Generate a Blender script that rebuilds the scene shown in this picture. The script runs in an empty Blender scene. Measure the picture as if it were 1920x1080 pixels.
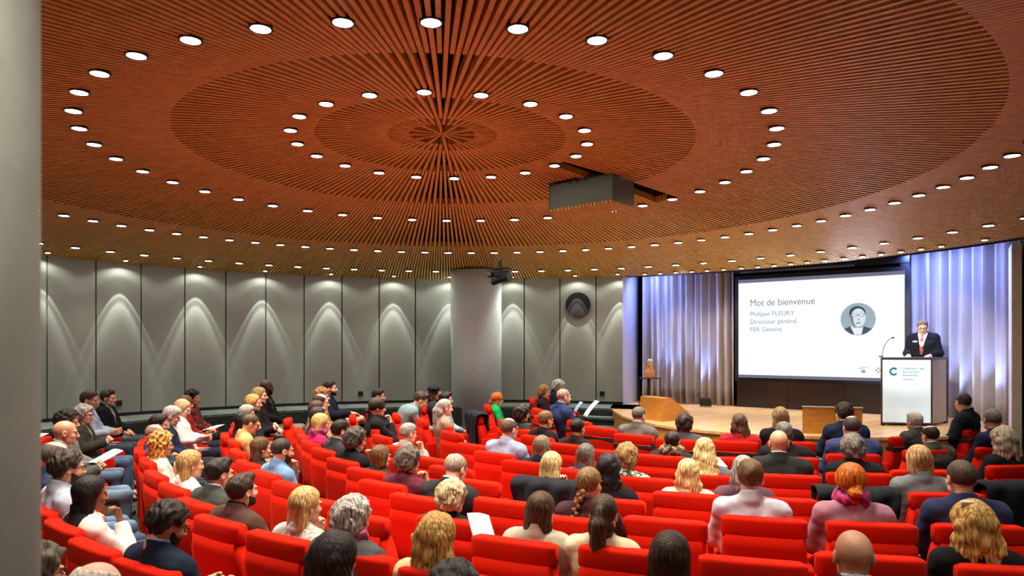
import bpy, bmesh, math, random
import numpy as np
from mathutils import Vector, Matrix
random.seed(7)
PI = math.pi
SC = bpy.context.scene
COL = SC.collection
F = 1325.0; HY = 648.0; CZ = 2.1           # focal length in pixels (1920 wide), horizon row, camera height
DC = (-0.77, 7.8)                          # centre of the domed ceiling
STAGE = (4.0, 12.5)                        # what the rows of seats curve around
ZS = 0.85                                  # stage floor height

# ------------------------------------------------------------------ materials
MATS = {}
def new_mat(name):
    m = bpy.data.materials.new(name); m.use_nodes = True
    return m, m.node_tree, m.node_tree.nodes['Principled BSDF']
def lin(c):
    return tuple((x/12.92 if x <= 0.04045 else ((x+0.055)/1.055)**2.4) for x in c)
def hexc(h):
    h = h.lstrip('#'); return lin(tuple(int(h[i:i+2], 16)/255 for i in (0, 2, 4)))
def noise_mix(nt, b, c1, c2, scale=(1, 1, 1), nscale=8.0, detail=3.0, lo=.35, hi=.65, coord='Object', bump=0.0, bdist=.01):
    tc = nt.nodes.new('ShaderNodeTexCoord'); mp = nt.nodes.new('ShaderNodeMapping')
    mp.inputs['Scale'].default_value = scale
    nz = nt.nodes.new('ShaderNodeTexNoise'); nz.inputs['Scale'].default_value = nscale; nz.inputs['Detail'].default_value = detail
    cr = nt.nodes.new('ShaderNodeValToRGB')
    cr.color_ramp.elements[0].position = lo; cr.color_ramp.elements[0].color = (*c1, 1)
    cr.color_ramp.elements[1].position = hi; cr.color_ramp.elements[1].color = (*c2, 1)
    L = nt.links
    L.new(tc.outputs[coord], mp.inputs['Vector']); L.new(mp.outputs[0], nz.inputs['Vector'])
    L.new(nz.outputs['Fac'], cr.inputs['Fac']); L.new(cr.outputs[0], b.inputs['Base Color'])
    if bump:
        bp = nt.nodes.new('ShaderNodeBump'); bp.inputs['Strength'].default_value = bump; bp.inputs['Distance'].default_value = bdist
        L.new(nz.outputs['Fac'], bp.inputs['Height']); L.new(bp.outputs[0], b.inputs['Normal'])
    return nz, cr
def M(kind, col='#808080', col2=None, rough=.6, **k):
    key = (kind, col, col2, rough, tuple(sorted(k.items())))
    if key in MATS: return MATS[key]
    m, nt, b = new_mat(kind)
    c = hexc(col); b.inputs['Roughness'].default_value = rough
    c2 = hexc(col2) if col2 else tuple(x*.72 for x in c)
    if kind == 'plain':
        noise_mix(nt, b, tuple(x*.93 for x in c), c, nscale=14)
        b.inputs['Metallic'].default_value = k.get('metal', 0.)
    elif kind == 'cloth':
        noise_mix(nt, b, tuple(x*.8 for x in c), tuple(min(1, x*1.1) for x in c), nscale=9, bump=.25, bdist=.02)
        b.inputs['Roughness'].default_value = .9
        b.inputs['Specular IOR Level'].default_value = .12
    elif kind == 'velvet':
        noise_mix(nt, b, tuple(x*.9 for x in c), c, nscale=260, detail=2, bump=.15, bdist=.001)
        b.inputs['Roughness'].default_value = .85
        b.inputs['Sheen Weight'].default_value = .06; b.inputs['Sheen Tint'].default_value = (1, .25, .1, 1); b.inputs['Specular IOR Level'].default_value = .08
    elif kind == 'pattern':
        noise_mix(nt, b, c, c2, nscale=k.get('s', 28), detail=2, lo=.47, hi=.53)
        b.inputs['Roughness'].default_value = .9
    elif kind == 'stripe':
        tc = nt.nodes.new('ShaderNodeTexCoord'); w = nt.nodes.new('ShaderNodeTexWave'); w.inputs['Scale'].default_value = 22; w.inputs['Distortion'].default_value = .6
        cr = nt.nodes.new('ShaderNodeValToRGB'); cr.color_ramp.elements[0].color = (*c, 1); cr.color_ramp.elements[1].color = (*c2, 1)
        nt.links.new(tc.outputs['Object'], w.inputs[0]); nt.links.new(w.outputs['Fac'], cr.inputs[0]); nt.links.new(cr.outputs[0], b.inputs['Base Color'])
    elif kind == 'hair':
        nz, cr = noise_mix(nt, b, tuple(x*.55 for x in c), c2 if col2 else tuple(min(1, x*1.45) for x in c), scale=(20, 20, 1.5), nscale=5, detail=5, lo=.36, hi=.66, bump=.6, bdist=.012)
        b.inputs['Roughness'].default_value = .48
        b.inputs['Specular IOR Level'].default_value = .25
    elif kind == 'skin':
        noise_mix(nt, b, tuple(x*.86 for x in c), c, nscale=18)
        b.inputs['Roughness'].default_value = .5
        b.inputs['Subsurface Weight'].default_value = 0.0
    elif kind == 'wood':
        tc = nt.nodes.new('ShaderNodeTexCoord'); mp = nt.nodes.new('ShaderNodeMapping'); mp.inputs['Scale'].default_value = k.get('sc', (1.2, 14, 14))
        nz = nt.nodes.new('ShaderNodeTexNoise'); nz.inputs['Scale'].default_value = 2.2; nz.inputs['Detail'].default_value = 5; nz.inputs['Distortion'].default_value = .6
        cr = nt.nodes.new('ShaderNodeValToRGB'); cr.color_ramp.elements[0].position = .3; cr.color_ramp.elements[1].position = .7
        cr.color_ramp.elements[0].color = (*c2, 1); cr.color_ramp.elements[1].color = (*c, 1)
        nt.links.new(tc.outputs['Object'], mp.inputs[0]); nt.links.new(mp.outputs[0], nz.inputs[0]); nt.links.new(nz.outputs['Fac'], cr.inputs[0]); nt.links.new(cr.outputs[0], b.inputs['Base Color'])
    elif kind == 'floorboards':
        tc = nt.nodes.new('ShaderNodeTexCoord'); mp = nt.nodes.new('ShaderNodeMapping'); mp.inputs['Rotation'].default_value = (0, 0, R(-38))
        br = nt.nodes.new('ShaderNodeTexBrick'); br.inputs['Scale'].default_value = 1.0
        br.inputs['Color1'].default_value = (*c, 1); br.inputs['Color2'].default_value = (*c2, 1); br.inputs['Mortar'].default_value = (*[x*.45 for x in c2], 1)
        br.inputs['Mortar Size'].default_value = .003; br.inputs['Brick Width'].default_value = 1.1; br.inputs['Row Height'].default_value = .09
        nt.links.new(tc.outputs['Object'], mp.inputs[0]); nt.links.new(mp.outputs[0], br.inputs[0]); nt.links.new(br.outputs[0], b.inputs['Base Color'])
    elif kind == 'carpet':
        noise_mix(nt, b, c, c2, nscale=k.get('s', 5), detail=6, lo=.42, hi=.6, coord='Object', bump=.2, bdist=.004)
        b.inputs['Roughness'].default_value = .95
    elif kind == 'emit':
        b.inputs['Base Color'].default_value = (.01, .01, .01, 1); b.inputs['Specular IOR Level'].default_value = 0
        b.inputs['Emission Color'].default_value = (*c, 1); b.inputs['Emission Strength'].default_value = k.get('e', 1.)
    elif kind == 'glass':
        b.inputs['Base Color'].default_value = (*c, 1); b.inputs['Roughness'].default_value = .1
        b.inputs['Transmission Weight'].default_value = .9; b.inputs['IOR'].default_value = 1.1
    MATS[key] = m
    return m
def R(d): return math.radians(d)

# ------------------------------------------------------------------ object helpers
def tag(o, label=None, cat=None, group=None, kind=None):
    if label: o['label'] = label
    if cat: o['category'] = cat
    if group: o['group'] = group
    if kind: o['kind'] = kind
    return o
def empty(name, loc, rz=0, label=None, cat=None, group=None):
    o = bpy.data.objects.new(name, None); COL.objects.link(o)
    o.location = loc; o.rotation_euler = (0, 0, rz); o.empty_display_size = .1
    return tag(o, label, cat, group)
def link(name, me, parent=None, mats=None, loc=None):
    o = bpy.data.objects.new(name, me); COL.objects.link(o)
    if parent: o.parent = parent
    if loc is not None: o.location = loc
    if mats:
        while len(me.materials) < len(mats): me.materials.append(None)
        for i, m in enumerate(mats):
            o.material_slots[i].link = 'OBJECT'; o.material_slots[i].material = m
    return o
def obj(name, bm, mat, parent=None, smooth=False, loc=None):
    bmesh.ops.recalc_face_normals(bm, faces=bm.faces)
    me = bpy.data.meshes.new(name); bm.to_mesh(me); bm.free()
    if smooth: me.polygons.foreach_set('use_smooth', [True]*len(me.polygons))
    me.materials.append(mat)
    o = bpy.data.objects.new(name, me); COL.objects.link(o)
    if parent: o.parent = parent
    if loc is not None: o.location = loc
    return o
def bx(bm, c, s, rz=0, bevel=0, seg=2, mat=None):
    g = bmesh.ops.create_cube(bm, size=1)
    vs = g['verts']
    T = Matrix.Translation(c) @ Matrix.Rotation(rz, 4, 'Z') @ Matrix.Diagonal((*s, 1))
    if mat is not None: T = Matrix.Translation(c) @ mat @ Matrix.Diagonal((*s, 1))
    bmesh.ops.transform(bm, matrix=T, verts=vs)
    if bevel:
        es = list({e for v in vs for e in v.link_edges})
        bmesh.ops.bevel(bm, geom=es, offset=bevel, segments=seg, affect='EDGES', profile=.5)
def cyl(bm, a, b, r, r2=None, n=16):
    a = Vector(a); b = Vector(b); d = b-a
    q = d.to_track_quat('Z', 'Y').to_matrix().to_4x4()
    bmesh.ops.create_cone(bm, cap_ends=True, segments=n, radius1=r, radius2=r if r2 is None else r2, depth=d.length, matrix=Matrix.Translation((a+b)/2) @ q)
def sph(bm, c, r, n=12, s=(1, 1, 1)):
    bmesh.ops.create_uvsphere(bm, u_segments=n, v_segments=max(6, n//2+2), radius=r, matrix=Matrix.Translation(c) @ Matrix.Diagonal((*s, 1)))
def prism(bm, pts, z0, z1):
    lo = [bm.verts.new((x, y, z0)) for x, y in pts]; hi = [bm.verts.new((x, y, z1)) for x, y in pts]
    n = len(pts)
    bm.faces.new(lo[::-1]); bm.faces.new(hi)
    for i in range(n): bm.faces.new((lo[i], lo[(i+1) % n], hi[(i+1) % n], hi[i]))
def sector(bm, r0, r1, z0, z1, a0, a1, n=48, c=DC):
    rings = []
    for i in range(n+1):
        a = a0+(a1-a0)*i/n; ca, sa = math.cos(a), math.sin(a)
        rings.append([bm.verts.new((c[0]+r*ca, c[1]+r*sa, z)) for r, z in ((r0, z0), (r1, z0), (r1, z1), (r0, z1))])
    for i in range(n):
        A, B = rings[i], rings[i+1]
        for k in range(4): bm.faces.new((A[k], A[(k+1) % 4], B[(k+1) % 4], B[k]))
    bm.faces.new(rings[0]); bm.faces.new(rings[-1][::-1])
def px_ground(x, y, z):
    """photo pixel -> point on the horizontal plane at height z"""
    d = (CZ-z)*F/(y-HY); return ((x-960)/F*d, d)
def ray_circle(x, rad, c=DC):
    """far hit of the vertical plane through photo column x with a circle"""
    k = (x-960)/F
    a = k*k+1; b = -2*(k*c[0]+c[1]); cc = c[0]**2+c[1]**2-rad*rad
    d = (-b+math.sqrt(b*b-4*a*cc))/(2*a)
    return k*d, d
def ang_of(x, rad):
    X, Y = ray_circle(x, rad); return math.atan2(Y-DC[1], X-DC[0])

# ------------------------------------------------------------------ signed-distance modelling
def ell(P, c, r):
    X = [(P[i]-c[i])/r[i] for i in range(3)]
    k0 = np.sqrt(X[0]**2+X[1]**2+X[2]**2)
    k1 = np.sqrt(sum((X[i]/r[i])**2 for i in range(3)))+1e-9
    return k0*(k0-1)/k1
def cap(P, a, b, ra, rb=None):
    rb = ra if rb is None else rb
    d = [b[i]-a[i] for i in range(3)]; L = sum(x*x for x in d)+1e-12
    t = np.clip(((P[0]-a[0])*d[0]+(P[1]-a[1])*d[1]+(P[2]-a[2])*d[2])/L, 0, 1)
    q = [(P[i]-a[i]-t*d[i]) for i in range(3)]
    return np.sqrt(q[0]**2+q[1]**2+q[2]**2)-(ra+(rb-ra)*t)
def smin(a, b, k):
    h = np.clip(.5+.5*(b-a)/k, 0, 1); return b*(1-h)+a*h-k*h*(1-h)
def smax(a, b, k): return -smin(-a, -b, k)
def nets(fn, lo, hi, h):
    n = [int(math.ceil((hi[i]-lo[i])/h))+1 for i in range(3)]
    ax = [np.float32(lo[i])+np.arange(n[i], dtype=np.float32)*np.float32(h) for i in range(3)]
    P = np.meshgrid(*ax, indexing='ij')
    f = fn(P).astype(np.float32)
    f[0], f[-1] = 1, 1; f[:, 0], f[:, -1] = 1, 1; f[:, :, 0], f[:, :, -1] = 1, 1
    s = f < 0
    m = np.zeros([k-1 for k in n], np.int8)
    cs = [(i, j, k) for i in (0, 1) for j in (0, 1) for k in (0, 1)]
    sl = lambda o: tuple(slice(o[i], n[i]-1+o[i]) for i in range(3))
    for o in cs: m += s[sl(o)]
    act = (m > 0) & (m < 8)
    I = np.argwhere(act); idx = np.full(act.shape, -1, np.int64); idx[act] = np.arange(len(I))
    acc = np.zeros((len(I), 3)); cnt = np.zeros(len(I))
    for a in cs:
        for d in range(3):
            if a[d]: continue
            b = list(a); b[d] = 1
            fa = f[I[:, 0]+a[0], I[:, 1]+a[1], I[:, 2]+a[2]]; fb = f[I[:, 0]+b[0], I[:, 1]+b[1], I[:, 2]+b[2]]
            mk = (fa < 0) != (fb < 0)
            t = np.where(mk, fa/np.where(mk, fa-fb, 1), 0)
            p = np.tile(np.array(a, float), (len(I), 1)); p[:, d] += t
            acc += p*mk[:, None]; cnt += mk
    V = (I+acc/cnt[:, None])*h+np.array(lo)
    faces = []
    for d in range(3):
        u, v = (d+1) % 3, (d+2) % 3
        A = [slice(None)]*3; B = [slice(None)]*3
        A[d] = slice(0, n[d]-1); B[d] = slice(1, n[d])
        for w in (u, v): A[w] = slice(1, n[w]-1); B[w] = slice(1, n[w]-1)
        sa, sb = s[tuple(A)], s[tuple(B)]
        E = np.argwhere(sa != sb)
        if not len(E): continue
        flip = sa[E[:, 0], E[:, 1], E[:, 2]]
        E = E.copy(); E[:, u] += 1; E[:, v] += 1
        def cell(du, dv):
            c = E.copy(); c[:, u] += du; c[:, v] += dv; return idx[c[:, 0], c[:, 1], c[:, 2]]
        q = np.stack([cell(-1, -1), cell(0, -1), cell(0, 0), cell(-1, 0)], 1)
        q = np.where(flip[:, None], q, q[:, ::-1]); faces.append(q)
    return V, np.concatenate(faces) if faces else np.zeros((0, 4), int)
def make_mesh(name, parts, slots=1):
    """parts: list of (V, F, material index array or int)"""
    Vs, Fs, Ms, o = [], [], [], 0
    for V, Q, mi in parts:
        if not len(Q): continue
        Vs.append(V); Fs.append(Q+o); o += len(V)
        Ms.append(np.full(len(Q), mi) if np.isscalar(mi) else mi)
    V = np.concatenate(Vs); Q = np.concatenate(Fs); Mi = np.concatenate(Ms)
    me = bpy.data.meshes.new(name)
    me.vertices.add(len(V)); me.vertices.foreach_set('co', V.astype(np.float32).ravel())
    me.loops.add(len(Q)*4); me.loops.foreach_set('vertex_index', Q.astype(np.int32).ravel())
    me.polygons.add(len(Q)); me.polygons.foreach_set('loop_start', np.arange(0, len(Q)*4, 4, dtype=np.int32))
    me.polygons.foreach_set('loop_total', np.full(len(Q), 4, np.int32))
    for _ in range(slots): me.materials.append(None)
    me.polygons.foreach_set('material_index', Mi.astype(np.int32))
    me.polygons.foreach_set('use_smooth', np.ones(len(Q), bool))
    me.update(calc_edges=True); me.validate()
    return me
def wob(P, s, seed=0):
    rnd = random.Random(int(seed*10)+3); g = 0
    for k in range(5):
        d = Vector((rnd.gauss(0, 1), rnd.gauss(0, 1), rnd.gauss(0, 1))).normalized()*s*rnd.uniform(.7, 1.35)
        e = Vector((rnd.gauss(0, 1), rnd.gauss(0, 1), rnd.gauss(0, 1))).normalized()*s*.45
        g = g+np.sin(P[0]*d[0]+P[1]*d[1]+P[2]*d[2]+rnd.uniform(0, 6)+1.3*np.sin(P[0]*e[0]+P[1]*e[1]+P[2]*e[2]+rnd.uniform(0, 6)))
    return g*.36

# --- head, in head space: origin between the ears, +Y is where it looks
def head_sdf(P):
    x, y, z = P; ax = np.abs(x); A = (ax, y, z)
    f = ell(P, (0, -.012, .03), (.076, .097, .087))
    f = smin(f, ell(P, (0, .028, -.03), (.06, .064, .082)), .03)
    f = smin(f, ell(A, (.03, .04, -.075), (.03, .04, .032)), .025)       # jaw
    f = smin(f, ell(P, (0, .079, -.098), (.022, .018, .018)), .02)       # chin
    f = smin(f, ell(A, (.042, .062, -.03), (.022, .02, .02)), .02)       # cheek
    f = smin(f, ell(A, (.028, .083, .022), (.03, .012, .008)), .012)     # brow
    f = smax(f, -ell(A, (.031, .102, .002), (.019, .016, .012)), .01)    # eye socket
    f = smin(f, ell(A, (.031, .078, .001), (.014, .013, .011)), .003)    # eyeball lid
    f = smin(f, cap(P, (0, .088, .012), (0, .112, -.032), .008, .012), .01)
    f = smin(f, ell(A, (.012, .1, -.036), (.009, .01, .008)), .006)      # nostril
    f = smin(f, ell(P, (0, .09, -.06), (.026, .012, .006)), .006)
    f = smin(f, ell(P, (0, .088, -.071), (.022, .012, .006)), .006)
    f = smax(f, -ell(P, (0, .104, -.0655), (.022, .01, .0016)), .003)
    e = ell(A, (.078, -.008, -.008), (.012, .02, .033)); e = smax(e, -ell(A, (.09, -.002, -.004), (.01, .011, .018)), .006)
    f = smin(f, e, .008)
    f = smin(f, cap(P, (0, -.022, -.05), (0, -.028, -.125), .052, .05), .03)
    return f
def lips(V):
    return ((np.abs(V[:, 0]) < .026) & (V[:, 1] > .084) & (V[:, 2] < -.053) & (V[:, 2] > -.079))
HEAD_CACHE = {}
def head_mesh_parts(h=.0052):
    if 'h' not in HEAD_CACHE:
        V, Q = nets(head_sdf, (-.1, -.13, -.2), (.1, .135, .13), h)
        mi = lips(V[Q].mean(1)).astype(int)
        HEAD_CACHE['h'] = (V, Q, mi)
    return HEAD_CACHE['h']
def cran(P, t): return ell(P, (0, -.012, .03), (.076+t, .097+t, .087+t))
YL = [-.14, -.08, -.04, -.012, .012, .035, .06, .085, .12]
def strands(P, n, a, tw=0):
    th = np.arctan2(P[0], -(P[1]+.01))
    return a*np.sin(n*th+tw*np.sin(P[2]*30)+3*np.sin(P[2]*9+1))*np.clip((.12-P[2])*12, .15, 1)
def hair_fn(style):
    def line(P, zs): return np.interp(P[1], YL, zs).astype(np.float32)
    men = [-.085, -.082, -.055, .012, .018, .012, .055, .078, .1]
    fem = [-.09, -.09, -.07, -.05, -.03, .02, .06, .085, .11]
    def f(P):
        x, y, z = P
        wave = wob(P, 60, .3)
        if style == 'crop': return smax(cran(P, .005)+.001*wave, line(P, men)-z, .008)
        if style == 'short': return smax(smin(cran(P, .011), ell(P, (0, .01, .075), (.068, .085, .052)), .03)+.0025*wob(P, 95)+strands(P, 30, .0006), line(P, men)-z, .01)
        if style == 'quiff': return smax(smin(cran(P, .012), ell(P, (0, .045, .1), (.055, .05, .033)), .03)+.004*wob(P, 80, 2), line(P, men)-z, .01)
        if style == 'shortcurl': return smax(cran(P, .02)+.007*wob(P, 130, 1), line(P, men)-.004-z, .012)
        if style == 'fringe':
            g = smax(cran(P, .008)+.002*wave, line(P, men)-z, .008)
            return smax(g, -ell(P, (0, .03, .135), (.068, .105, .085)), .012)
        if style == 'mop': return smax(smin(cran(P, .034), ell(P, (0, -.05, -.03), (.085, .07, .08)), .04)+.010*wob(P, 75, 2)+.004*wob(P, 160, 1), smax(line(P, fem)-.012-z, -.14-z, .01), .02)
        if style == 'afro': return smax(smin(cran(P, .045), ell(P, (0, -.03, .0), (.115, .1, .1)), .03)+.008*wob(P, 110, 2), line(P, fem)-z, .02)
        capf = smax(cran(P, .015)+strands(P, 34, .0009), line(P, fem)-z, .012)
        if style in ('bun', 'lowbun', 'pony', 'braid'):
            capf = smax(cran(P, .010)+strands(P, 60, .0007), line(P, [-.08, -.08, -.06, -.005, .015, .03, .06, .082, .1])-z, .01)
            if style == 'bun': return smin(capf, ell(P, (0, -.115, .04), (.042, .035, .04))+.005*wob(P, 120, 2), .012)
            if style == 'lowbun':
                capf = smin(capf, cran(P, .02)+.004*wave+np.maximum(0, -.02-z)*2, .02)
                return smin(capf, ell(P, (.005, -.12, -.05), (.05, .035, .038))+.007*wob(P, 110, 3), .012)
            if style == 'pony':
                t = cap(P, (0, -.11, .035), (0, -.135, -.05), .03, .04); t = smin(t, cap(P, (0, -.135, -.05), (-.01, -.115, -.2), .045, .05), .02)
                side = ell(P, (0, -.075, -.07), (.082, .05, .085))
                return smin(smin(capf, t+strands(P, 44, .003, 2), .012), side+strands(P, 44, .003, 1), .02)
            t = np.full_like(x, 1.)
            for i in range(9): t = np.minimum(t, ell(P, (.012*(-1)**i-.012*i*.5, -.112-.002*i, -.04-.026*i), (.024-.001*i, .018, .02)))
            return smin(capf, t+.002*wave, .006)
        L, w0, w1, yc, dep = {'long': (.31, .086, .105, -.055, .052), 'wavy': (.30, .092, .135, -.055, .062), 'curly': (.2, .12, .15, -.04, .09), 'big': (.25, .11, .15, -.05, .08),
                              'bob': (.115, .094, .1, -.028, .08), 'lob': (.17, .094, .108, -.035, .072)}[style]
        tt = np.clip((.03-z)/(L+.03), 0, 1)
        w = w0+(w1-w0)*np.sin(tt*PI*.55); dd = dep*(1-.25*tt)
        g = (np.sqrt((x/w)**2+((y-yc)/dd)**2)-1)*np.minimum(w, dd)
        g = smax(g, z-.04, .04); g = smax(g, -L-z+.02*np.cos(x*60), .02)
        if style in ('wavy', 'big'): g = g+.008*wob(P, 42, 1)+.004*wob(P, 90, 3)+strands(P, 26, .003, 3)
        elif style == 'curly': g = g+.014*wob(P, 95, 2)+.007*wob(P, 190, 1)
        else: g = g+strands(P, 46, .0026, .5)
        k = smin({'curly': smax(cran(P, .04)+.014*wob(P, 95, 2)+.006*wob(P, 190, 1), line(P, fem)-z, .012), 'wavy': capf+.004*wob(P, 50), 'big': smax(cran(P, .03)+.006*wob(P, 50, 1), line(P, fem)-z, .012)}.get(style, capf), g, .025)
        face = ell(P, (0, .085, -.05), (.064 if style != 'curly' else .07, .09, .11))          # keep the face clear
        k = smax(k, -face, .012)
        return smax(k, -ell(P, (0, -.01, -.24), (.07, .06, .12)), .01) if style not in ('bob',) else k
    return f
HAIR = {}
def hair_mesh(style):
    if style not in HAIR:
        V, Q = nets(hair_fn(style), (-.19, -.19, -.36), (.19, .15, .18), .0058)
        HAIR[style] = make_mesh('hair', [(V, Q, 0)])
    return HAIR[style]
def beard_mesh():
    if 'beard' not in HAIR:
        def f(P):
            x, y, z = P
            g = head_sdf(P)-.003+.001*wob(P, 150)
            g = smax(g, z+.028+np.clip((y-.03)*.75, 0, .022), .006); g = smax(g, .012-y+.0*x, .006); g = smax(g, -.128-z, .01)
            return smax(g, -ell(P, (0, .1, -.0655), (.026, .03, .0105)), .004)
        V, Q = nets(f, (-.1, -.02, -.14), (.1, .13, 0), .005)
        HAIR['beard'] = make_mesh('beard', [(V, Q, 0)])
    return HAIR['beard']
def rotm(yaw, pitch, roll=0):
    return Matrix.Rotation(R(yaw), 4, 'Z') @ Matrix.Rotation(R(pitch), 4, 'X') @ Matrix.Rotation(R(roll), 4, 'Y')

# --- poses: joints in seat space (+Y forward, root on the floor under the top of the backrest)
def mirror(p): return (-p[0], p[1], p[2])
BASE = dict(pel=(0, .24, .53), che=(0, .135, .88), nek=(0, .125, 1.05), head=(0, .165, 1.165), sh=(.185, .12, .985),
            elR=(.25, .2, .73), wrR=(.1, .42, .655), elL=(-.25, .2, .73), wrL=(-.1, .42, .655), hR=((-.75, .6, -.2), (-.1, -.1, -1)), hL=((.75, .6, -.2), (.1, -.1, -1)), curl=.5,
            knR=(.12, .66, .53), anR=(.12, .67, .11), knL=(-.12, .66, .53), anL=(-.12, .69, .11), yaw=0, pitch=-4)
POSES = {
    'lap': {},
    'chin': dict(elR=(.2, .34, .72), wrR=(.06, .335, .955), hR=((-.25, -.1, 1), (-.2, -1, .1)), curl=1.0, pitch=-6),
    'chinL': dict(elL=(-.2, .34, .72), wrL=(-.06, .335, .955), hL=((.25, -.1, 1), (.2, -1, .1)), curl=1.0, pitch=-6),
    'read': dict(elR=(.24, .22, .74), wrR=(.11, .44, .74), elL=(-.24, .22, .74), wrL=(-.11, .44, .74), hR=((-.3, .9, .1), (-.9, -.2, .2)), hL=((.3, .9, .1), (.9, -.2, .2)), curl=.8, pitch=-22),
    'clasp': dict(elR=(.25, .2, .75), wrR=(.06, .44, .8), elL=(-.25, .2, .75), wrL=(-.06, .44, .8), hR=((-.6, .4, .5), (-1, -.3, 0)), hL=((.6, .4, .5), (1, -.3, 0)), curl=.9),
    'lean': dict(che=(0, .4, .86), nek=(0, .52, .97), head=(0, .6, 1.05), sh=(.185, .48, .92), elR=(.2, .58, .63), wrR=(.06, .78, .62), elL=(-.2, .58, .63), wrL=(-.06, .78, .62), hR=((-.3, .9, .1), (-1, 0, -.2)), hL=((.3, .9, .1), (1, 0, -.2)), pitch=-28, curl=.8),
    'knee': dict(knR=(.03, .66, .68), anR=(-.22, .74, .5), elR=(.26, .24, .76), wrR=(.06, .5, .78), hR=((-.1, .9, -.1), (0, -.1, -1)), curl=.25, pitch=2),
    'arms': dict(elR=(.31, .15, .72), wrR=(.3, .4, .68), hR=((0, 1, -.1), (0, 0, -1)), elL=(-.31, .15, .72), wrL=(-.3, .4, .68), hL=((0, 1, -.1), (0, 0, -1)), curl=.6),
    'tuck': dict(head=(0, .2, 1.15), pitch=-20),
}
for k in POSES: d = dict(BASE); d.update(POSES[k]); POSES[k] = d
POSES['speak'] = dict(pel=(0, 0, .95), che=(0, .02, 1.28), nek=(0, .03, 1.48), head=(0, .075, 1.59), sh=(.195, .02, 1.42), elR=(.24, .04, 1.14), wrR=(.16, .3, 1.1), elL=(-.24, .04, 1.14), wrL=(-.16, .3, 1.1),
                      hR=((-.2, 1, -.1), (0, 0, -1)), hL=((.2, 1, -.1), (0, 0, -1)), curl=.3, knR=(.12, .03, .5), anR=(.13, 0, .1), knL=(-.12, .03, .5), anL=(-.13, 0, .1), yaw=14, pitch=-20)
def add(a, b): return (a[0]+b[0], a[1]+b[1], a[2]+b[2])
def torso(P, J, w, t):
    px, py, pz = J['pel']; cx, cy, cz = J['che']; n = J['nek']; s = J['sh']
    w2 = .085*w
    g = cap(P, (-w2, py, pz+.02), (-w2-.01, cy, cz), .105+t, .112+t)
    g = smin(g, cap(P, (w2, py, pz+.02), (w2+.01, cy, cz), .105+t, .112+t), .09)
    g = smin(g, cap(P, (-s[0]*w+.0, s[1], s[2]-.024), (s[0]*w-.0, s[1], s[2]-.024), .054+t), .05)
    tr = cap((np.abs(P[0]), P[1], P[2]), (.02, n[1], n[2]-.035), (s[0]*w*.72, s[1], s[2]+.0), .046+t, .044+t)
    g = smin(g, tr, .05)
    g = smin(g, cap(P, (cx, cy, cz), (n[0], n[1], n[2]-.03), .1+t, .05+t), .05)
    return g
def arms(P, J, w, t):
    s = J['sh']; g = None
    for sx, e, r in ((1, 'elR', 'wrR'), (-1, 'elL', 'wrL')):
        sh = (sx*s[0]*w, s[1], s[2]-.024)
        a = smin(cap(P, sh, J[e], .052+t, .043+t), cap(P, J[e], J[r], .043+t, .031+t*.8), .02)
        g = a if g is None else np.minimum(g, a)
    return g
def legs(P, J, w, t):
    g = None; p = J['pel']
    for sx, k, a in ((1, 'knR', 'anR'), (-1, 'knL', 'anL')):
        hip = (sx*.095*w, p[1]+.01, p[2])
        q = smin(cap(P, hip, J[k], .088+t, .06+t), cap(P, J[k], J[a], .056+t, .04+t), .03)
        g = q if g is None else smin(g, q, .03)
    return smin(g, cap(P, (-.08*w, p[1], p[2]+.02), (.08*w, p[1], p[2]+.02), .1+t), .05)
def hand_sdf(P, wrist, fw, nm, curl, sx):
    f = Vector(fw).normalized(); n = Vector(nm); n = (n-f*n.dot(f)).normalized(); s = f.cross(n).normalized()*sx
    W = Vector(wrist)
    def pt(a, b, c): return tuple(W+f*a+s*b+n*c)
    g = cap(P, pt(-.04, 0, 0), pt(.0, 0, 0), .029, .026)
    for b in (-.026, -.009, .009, .026): g = smin(g, cap(P, pt(.0, b*.6, 0), pt(.082, b, 0), .018, .0125), .012)
    for i, (b, L) in enumerate(((-.031, .066), (-.0105, .078), (.0105, .073), (.031, .058))):
        a1 = curl*.7+.08*i; a2 = a1+curl*.8; a3 = a2+curl*.5
        p0 = (.085, b, 0); p1 = (p0[0]+L*.42*math.cos(a1), b*1.08, L*.42*math.sin(a1))
        p2 = (p1[0]+L*.33*math.cos(a2), b*1.08, p1[2]+L*.33*math.sin(a2)); p3 = (p2[0]+L*.25*math.cos(a3), b*1.05, p2[2]+L*.25*math.sin(a3))
        for u, v, ru, rv in ((p0, p1, .0098, .009), (p1, p2, .009, .0083), (p2, p3, .0083, .0072)): g = smin(g, cap(P, pt(*u), pt(*v), ru, rv), .003)
    q0, q1, q2 = (.025, -.022, .004), (.055, -.048, .018), (.085, -.05, .03)
    g = smin(g, cap(P, pt(*q0), pt(*q1), .015, .011), .01); g = smin(g, cap(P, pt(*q1), pt(*q2), .0105, .0085), .003)
    return g
def tf(parts, Mx):
    V, Q, m = parts; A = np.array(Mx)
    return V @ A[:3, :3].T+A[:3, 3], Q, m
def head_matrix(pose, yaw, pitch):
    J = POSES[pose]
    return Matrix.Translation(J['head']) @ rotm(J['yaw']+yaw, J['pitch']+pitch)
BODY = {}
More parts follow.
